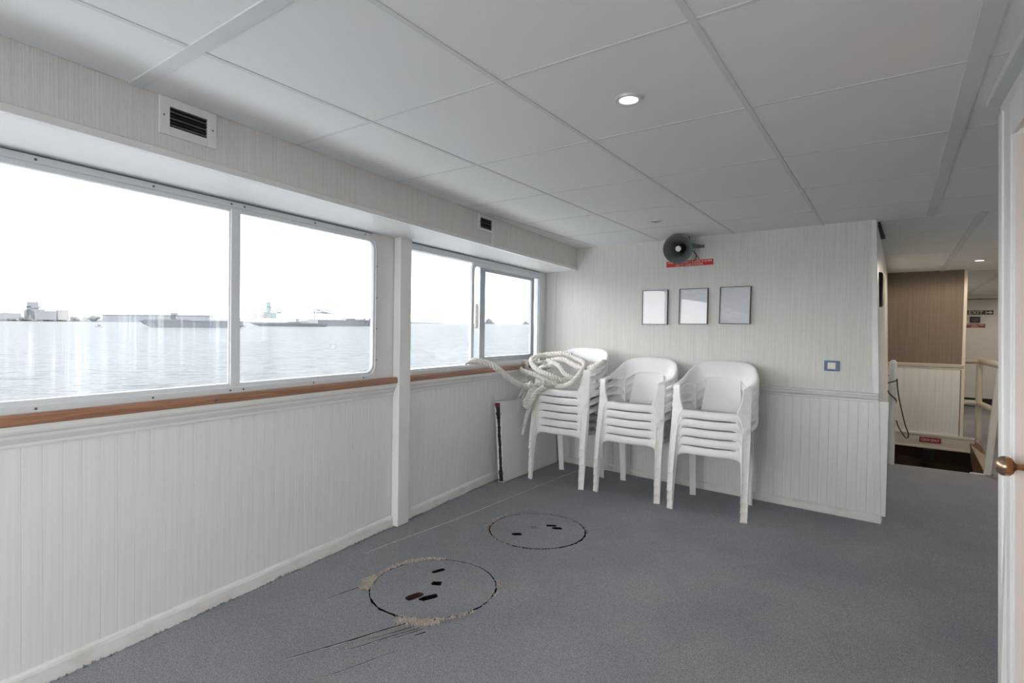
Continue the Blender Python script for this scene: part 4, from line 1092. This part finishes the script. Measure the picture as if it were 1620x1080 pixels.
def sea_mat():
    Mx = bpy.data.materials.new('sea_water'); Mx.use_nodes = True; t = Mx.node_tree; t.nodes.clear()
    out = t.nodes.new('ShaderNodeOutputMaterial'); df = t.nodes.new('ShaderNodeBsdfDiffuse'); gl = t.nodes.new('ShaderNodeBsdfGlossy'); mx = t.nodes.new('ShaderNodeMixShader')
    df.inputs[0].default_value = SEA_COL; gl.inputs['Roughness'].default_value = .12; gl.inputs[0].default_value = (.93, .97, 1, 1)
    tc = t.nodes.new('ShaderNodeTexCoord'); h = []
    for sc_, dt in ((0.75, 3), (0.13, 3)):
        mp = t.nodes.new('ShaderNodeMapping'); mp.inputs['Scale'].default_value = (sc_ * .8, sc_, sc_); mp.inputs['Location'].default_value = (3.3, 7.7, .37)
        nz = t.nodes.new('ShaderNodeTexNoise'); nz.inputs['Scale'].default_value = 1.0; nz.inputs['Detail'].default_value = dt + 2
        t.links.new(tc.outputs['Object'], mp.inputs[0]); t.links.new(mp.outputs[0], nz.inputs['Vector']); h.append(nz)
    ad = t.nodes.new('ShaderNodeMath'); ad.operation = 'MULTIPLY_ADD'; ad.inputs[1].default_value = 2.2
    t.links.new(h[1].outputs['Fac'], ad.inputs[0]); t.links.new(h[0].outputs['Fac'], ad.inputs[2])
    bp = t.nodes.new('ShaderNodeBump'); bp.inputs['Strength'].default_value = 1.0; bp.inputs['Distance'].default_value = .9
    t.links.new(ad.outputs[0], bp.inputs['Height'])
    lw = t.nodes.new('ShaderNodeLayerWeight'); t.links.new(bp.outputs[0], lw.inputs['Normal'])
    mr = t.nodes.new('ShaderNodeMapRange'); mr.inputs[1].default_value = .55; mr.inputs[2].default_value = 1.0; mr.inputs[3].default_value = .015; mr.inputs[4].default_value = .175
    t.links.new(lw.outputs['Facing'], mr.inputs[0]); t.links.new(mr.outputs[0], mx.inputs[0])
    for n in (df, gl): t.links.new(bp.outputs[0], n.inputs['Normal'])
    t.links.new(df.outputs[0], mx.inputs[1]); t.links.new(gl.outputs[0], mx.inputs[2]); t.links.new(mx.outputs[0], out.inputs['Surface'])
    return Mx


SEA_COL = (.066, .072, .078, 1)
M['sea'] = sea_mat()
mb = MB(); mb.add([(-9000, -200, 0), (9000, -200, 0), (9000, 9000, 0), (-9000, 9000, 0)], [(0, 1, 2, 3)])
sea = S(mb.build('sea', M['sea'], fix=False)); sea.matrix_world = SEA; tag(sea, 'pale rippled grey sea outside the windows')


def far(name, label, cat, X, Y, group=None):
    e = empty(name, mtx=SEA @ Matrix.Translation((X, Y, 0))); return tag(e, label, cat, group)


def PX(px, Y): return Y * (px - 810) / 860.0
def PZ(py, px, Y): return 3.0 + Y * ((511.7 + .00735 * (px - 810)) - py) / 860.0


def far_box(e, x0, x1, z0_, z1_, Y, ma, name, dep=12.0, X0=0.0):
    mb = MB(); mb.box(PX(x0, Y) - X0, PX(x1, Y) - X0, 0, dep, z0_, z1_); return mb.build(name, ma, e)


def hz(py, px, Y): return PZ(py, px, Y)


# long low shore
Y = 1400.0; X0 = PX(150, Y); e = far('shoreline', 'low hazy shore behind the barges with long pale sheds', 'land', X0, Y)
mb = MB(); n = 60; top = []
for i in range(n + 1):
    px = -260 + 900 * i / n; top.append((PX(px, Y) - X0, hz(503.5, px, Y) * (1 + .25 * noise.noise((i * .37, 0, 0)))))
mb.loft([[(x, 0, -2), (x, 0, 2.0), (x, 30, z), (x, 200, z)] for x, z in top], closed=False, caps=False); mb.build('bank', M['land'], e)
far_box(e, -260, 62, -1, hz(505.5, 30, Y), Y - 8, M['warm'], 'sand', 8, X0)
far_box(e, 162, 325, 2, hz(497.5, 240, Y), Y, M['pale'], 'shed', 40, X0)
far_box(e, 162, 325, hz(499.5, 240, Y), hz(498.6, 240, Y), Y - 1, M['dkw'], 'shed_roof', 42, X0)
far_box(e, 270, 278, 2, hz(494, 274, Y), Y, M['pale'], 'tower', 10, X0)
far_box(e, -40, 12, 2, hz(494.5, 0, Y), Y, M['pale2'], 'shed', 40, X0)
far_box(e, 110, 118, 2, hz(500.5, 114, Y), Y - 2, M['white'], 'house', 10, X0)
far_box(e, 130, 136, 2, hz(501, 133, Y), Y - 2, M['white'], 'house', 10, X0)
far_box(e, 55, 66, 2, hz(503, 60, Y), Y - 4, M['white'], 'house', 10, X0)
for px, w_, hh in ((42, 16, 7.5), (80, 22, 7), (122, 12, 7), (150, 20, 9), (100, 14, 5), (20, 12, 4)):
    mb = MB(); r_ = 1.6 * w_ / 2
    for k in range(7):
        cx_ = random.uniform(-r_, r_) * .8; rr = r_ * random.uniform(.3, .5); mb.lathe([(.05, -rr * .8), (rr * .8, -rr * .5), (rr, 0), (rr * .75, rr * .6), (.05, rr)], 8, 0, Matrix.Translation((PX(px, Y) - X0 + cx_, -4, hh * random.uniform(.7, 1.2))))
    mb.build('tree_clump', M['tree'], e, smooth=True)
# grain elevator
Y = 1350.0; X0 = PX(45, Y); e = far('grain_elevator', 'hazy grey grain elevator tower with a long low silo block on the shore', 'building', X0, Y)
far_box(e, 38, 92, 4, hz(491.5, 60, Y), Y, M['pale'], 'silo_block', 30, X0); far_box(e, 38, 54, 4, hz(489, 46, Y), Y - 2, M['pale'], 'head_house', 30, X0)
far_box(e, 41, 48, 4, hz(477, 45, Y), Y - 3, M['pale'], 'tower', 22, X0); far_box(e, 39.5, 49, hz(487, 45, Y), hz(484, 45, Y), Y - 4, M['pale'], 'gallery', 24, X0); far_box(e, 88, 93, 4, hz(490, 90, Y), Y - 2, M['white'], 'end_bay', 30, X0)


def barge(label, px0, px1, pyw, pyt, ma, rake=4.0):
    pxm = (px0 + px1) / 2; hor = 511.7 + .00735 * (pxm - 810); Y = 3 * 860 / (pyw - hor); X0 = PX(pxm, Y); e = far('barge', label, 'barge', X0, Y)
    zt = PZ(pyt, pxm, Y); a_, b_ = PX(px0, Y) - X0, PX(px1, Y) - X0
    mb = MB(); mb.prism([(a_, 0, zt), (b_, 0, zt), (b_, 0, zt * .3), (b_ - rake * .4, 0, -.4), (a_ + rake * 1.6, 0, -.4), (a_ + rake * .5, 0, zt * .45)], (0, 0, 0), (0, 11, 0)); mb.build('hull', ma, e)
    mb = MB(); mb.box(a_, b_, -.15, .1, zt - .45, zt - .15); mb.build('rubbing_strake', M['dkw'], e)
    mb = MB()
    for k in range(int((b_ - a_) / 6)): mb.box(a_ + 3 + 6 * k, a_ + 3.3 + 6 * k, .1, .4, zt, zt + .7)
    mb.build('bollard', M['pale'], e)
    return e, X0, Y, zt


e, X0, Y, zt = barge('long dark barge behind the streaked pane with a raked left bow', 220, 366.5, 517.8, 507.0, M['hull'])
far_box(e, 226, 300, zt, zt + .5, Y, M['dkw'], 'coaming', 9, X0); far_box(e, 300, 365, zt, zt + .8, Y, M['pale'], 'coaming', 9, X0)
e, X0, Y, zt = barge('dark flat barge with a white deckhouse in the pane left of the post', 396.5, 509, 516.2, 511.0, M['hull2'], 5)
far_box(e, 490, 501, zt, PZ(505.2, 495, Y), Y + 3, M['white'], 'deckhouse', 5, X0); far_box(e, 478, 490, zt, PZ(507.5, 484, Y), Y + 3, M['pale'], 'deck_gear', 5, X0); far_box(e, 458, 478, zt, PZ(509, 468, Y), Y + 3, M['dkw'], 'deck_gear', 5, X0)
far_box(e, 474.5, 475.2, zt, PZ(502, 475, Y), Y + 3, M['dkw'], 'mast', .5, X0); far_box(e, 471.5, 473, zt, PZ(504.5, 472, Y), Y + 3, M['dkw'], 'mast', .5, X0)
e, X0, Y, zt = barge('grey barge moored behind the white deckhouse, nearest the post', 499, 590, 515.6, 506.2, M['hull'], 5)
far_box(e, 549, 560, zt, PZ(503.8, 555, Y), Y + 2, M['hull'], 'deckhouse', 6, X0); far_box(e, 541, 560, PZ(504.6, 550, Y), PZ(503.6, 550, Y), Y + 1, M['dkw'], 'boom', 3, X0); far_box(e, 562, 575, zt, PZ(505, 568, Y), Y + 2, M['pale'], 'deck_gear', 6, X0)


def small_boat(label, px, pyw, w_px, name='motor_boat'):
    hor = 511.7 + .00735 * (px - 810); Y = 3 * 860 / (pyw - hor); X0 = PX(px, Y); e = far(name, label, 'boat', X0, Y); L = w_px * Y / 860
    mb = MB(); secs = []
    for t in (-1, -.6, 0, .5, .85, 1):
        hw = L * .16 * (1 - max(0, t) ** 2 * .95); sh_ = L * (.13 + .05 * max(0, t)); secs.append([(t * L / 2, -hw, sh_), (t * L / 2, -hw * .75, -.1), (t * L / 2, hw * .75, -.1), (t * L / 2, hw, sh_)])
    mb.loft(secs); mb.build('hull', M['white'], e)
    mb = MB(); mb.box(-L * .2, L * .12, -L * .1, L * .1, L * .12, L * .34); mb.build('cabin', M['dkw'], e, bevel=L * .02)
    mb = MB(); mb.box(-L * .26, L * .2, -L * .12, L * .12, L * .34, L * .38); mb.build('roof', M['white'], e); return e


small_boat('small white motor boat left of the long dark barge', 157, 517.2, 11)
small_boat('tiny white boat in front of the grey barge', 525, 516.4, 6)
small_boat('low dinghy just right of the window mullion', 385, 517.0, 9)


def crane(label, px0, px1, pytop, pyb, Y, ma, boom, tower=None):
    pxm = (px0 + px1) / 2; X0 = PX(pxm, Y); e = far('harbour_crane', label, 'crane', X0, Y); a_, b_ = PX(px0, Y) - X0, PX(px1, Y) - X0; zg = PZ(pyb, pxm, Y); zt = PZ(pytop, pxm, Y)
    for x in (a_, b_):
        for y in (0, 16): MB().box(x - 1, x + 1, y - 1, y + 1, 0, zt).build('leg', ma, e)
    MB().box(a_ - 2, b_ + 2, -1, 17, zt - 3, zt).build('portal', ma, e)
    for (p0, p1) in boom:
        MB().tube([(PX(p0[0], Y) - X0, 8, PZ(p0[1], p0[0], Y)), (PX(p1[0], Y) - X0, 8, PZ(p1[1], p1[0], Y))], 1.3, 6).build('boom', ma, e)
    return e


crane('faint pale container crane with raised boom above the white deckhouse', 494, 512, 493, 506, 1500, M['crane'], [((484, 483), (497, 494)), ((495, 494), (527, 496.5)), ((497, 490), (510, 490)), ((497, 490), (527, 496.5))])
crane('faint container crane with a level boom right of the mullion', 400, 418, 493, 506, 1500, M['crane'], [((380, 493), (445, 495)), ((386, 487), (420, 492)), ((409, 487), (445, 495))])
Y = 1480.0; X0 = PX(424, Y); e = far('harbour_tower', 'faint teal tower block among the cranes right of the mullion', 'building', X0, Y)
far_box(e, 421.5, 426.5, 0, hz(477.5, 424, Y), Y, M['teal'], 'shaft', 10, X0); far_box(e, 418, 432, 0, hz(494, 424, Y), Y - 2, M['teal'], 'podium', 20, X0); far_box(e, 420.5, 427.5, hz(486, 424, Y), hz(484.5, 424, Y), Y - 3, M['teal'], 'gallery', 12, X0)
Y = 1450.0; X0 = PX(410, Y); e = far('container_stack', 'pale red and white containers on the quay under the cranes', 'containers', X0, Y)
for k in range(7):
    far_box(e, 398 + 4 * k, 401.6 + 4 * k, 0, hz(496 + (k % 3), 410, Y), Y, M['cranered'] if k % 2 else M['pale2'], 'container', 10, X0)
far_box(e, 378, 470, 0, hz(503, 420, Y), Y + 12, M['pale2'], 'quay_shed', 20, X0)
# lattice derrick by the frame of the first window
Y = 440.0; X0 = PX(584, Y); e = far('derrick', 'grey derrick mast with a slanting boom beside the window frame', 'crane', X0, Y)
zz = lambda py: PZ(py, 584, Y)
MB().tube([(PX(576.5, Y) - X0, 0, 0), (PX(577, Y) - X0, 0, zz(497))], .35, 6).build('mast', M['dkw'], e); MB().tube([(PX(581, Y) - X0, 0, 0), (PX(593, Y) - X0, 0, zz(484))], .6, 6).build('boom', M['hull'], e); MB().tube([(PX(586, Y) - X0, 0, 0), (PX(594, Y) - X0, 0, zz(488))], .5, 6).build('boom', M['hull'], e)
mb = MB()
for k in range(5): mb.tube([(PX(576.8, Y) - X0 - .6, 0, zz(508 - 2.4 * k)), (PX(576.8, Y) - X0 + .9, 0, zz(506.6 - 2.4 * k))], .25, 5)
mb.build('brace', M['dkw'], e); far_box(e, 570, 592, -.3, zz(510), Y, M['hull'], 'pontoon', 6, X0)
# right window: far spit, ship, bridge
Y = 2400.0; X0 = PX(670, Y); e = far('far_spit', 'long faint spit of land on the horizon in the second window', 'land', X0, Y)
mb = MB(); secs = []
for i in range(31):
    px = 600 + 112 * i / 30; z_ = max(.3, hz(507.4, px, Y) * (1 - (i / 30) ** 2.2) * (1 + .2 * noise.noise((i * .6, 3, 0)))); secs.append([(PX(px, Y) - X0, 0, -1), (PX(px, Y) - X0, 0, z_ * .6), (PX(px, Y) - X0, 40, z_), (PX(px, Y) - X0, 120, z_)])
mb.loft(secs, closed=False, caps=False); mb.build('bank', M['land'], e)
Y = 2000.0; X0 = PX(775, Y); e = far('distant_ship', 'faint white ship with a mast on the horizon behind the sash', 'ship', X0, Y)
far_box(e, 765, 783, -1, hz(509, 775, Y), Y, M['pale2'], 'hull', 12, X0); far_box(e, 768, 779, 2, hz(505.5, 775, Y), Y, M['pale2'], 'superstructure', 10, X0); far_box(e, 768.6, 769.3, 2, hz(498, 769, Y), Y, M['pale2'], 'mast', 1, X0); far_box(e, 770, 776, 2, hz(503.5, 773, Y), Y, M['pale2'], 'bridge_deck', 8, X0)
Y = 2200.0; X0 = PX(832, Y); e = far('distant_ship', 'small hazy ship at the right edge of the sash horizon', 'ship', X0, Y)
far_box(e, 826, 838, -1, hz(509.8, 832, Y), Y, M['pale'], 'hull', 12, X0); far_box(e, 829, 834, 2, hz(507.6, 831, Y), Y, M['pale'], 'superstructure', 8, X0); far_box(e, 836, 837.5, 2, hz(508.4, 837, Y), Y, M['pale'], 'mast', 2, X0)
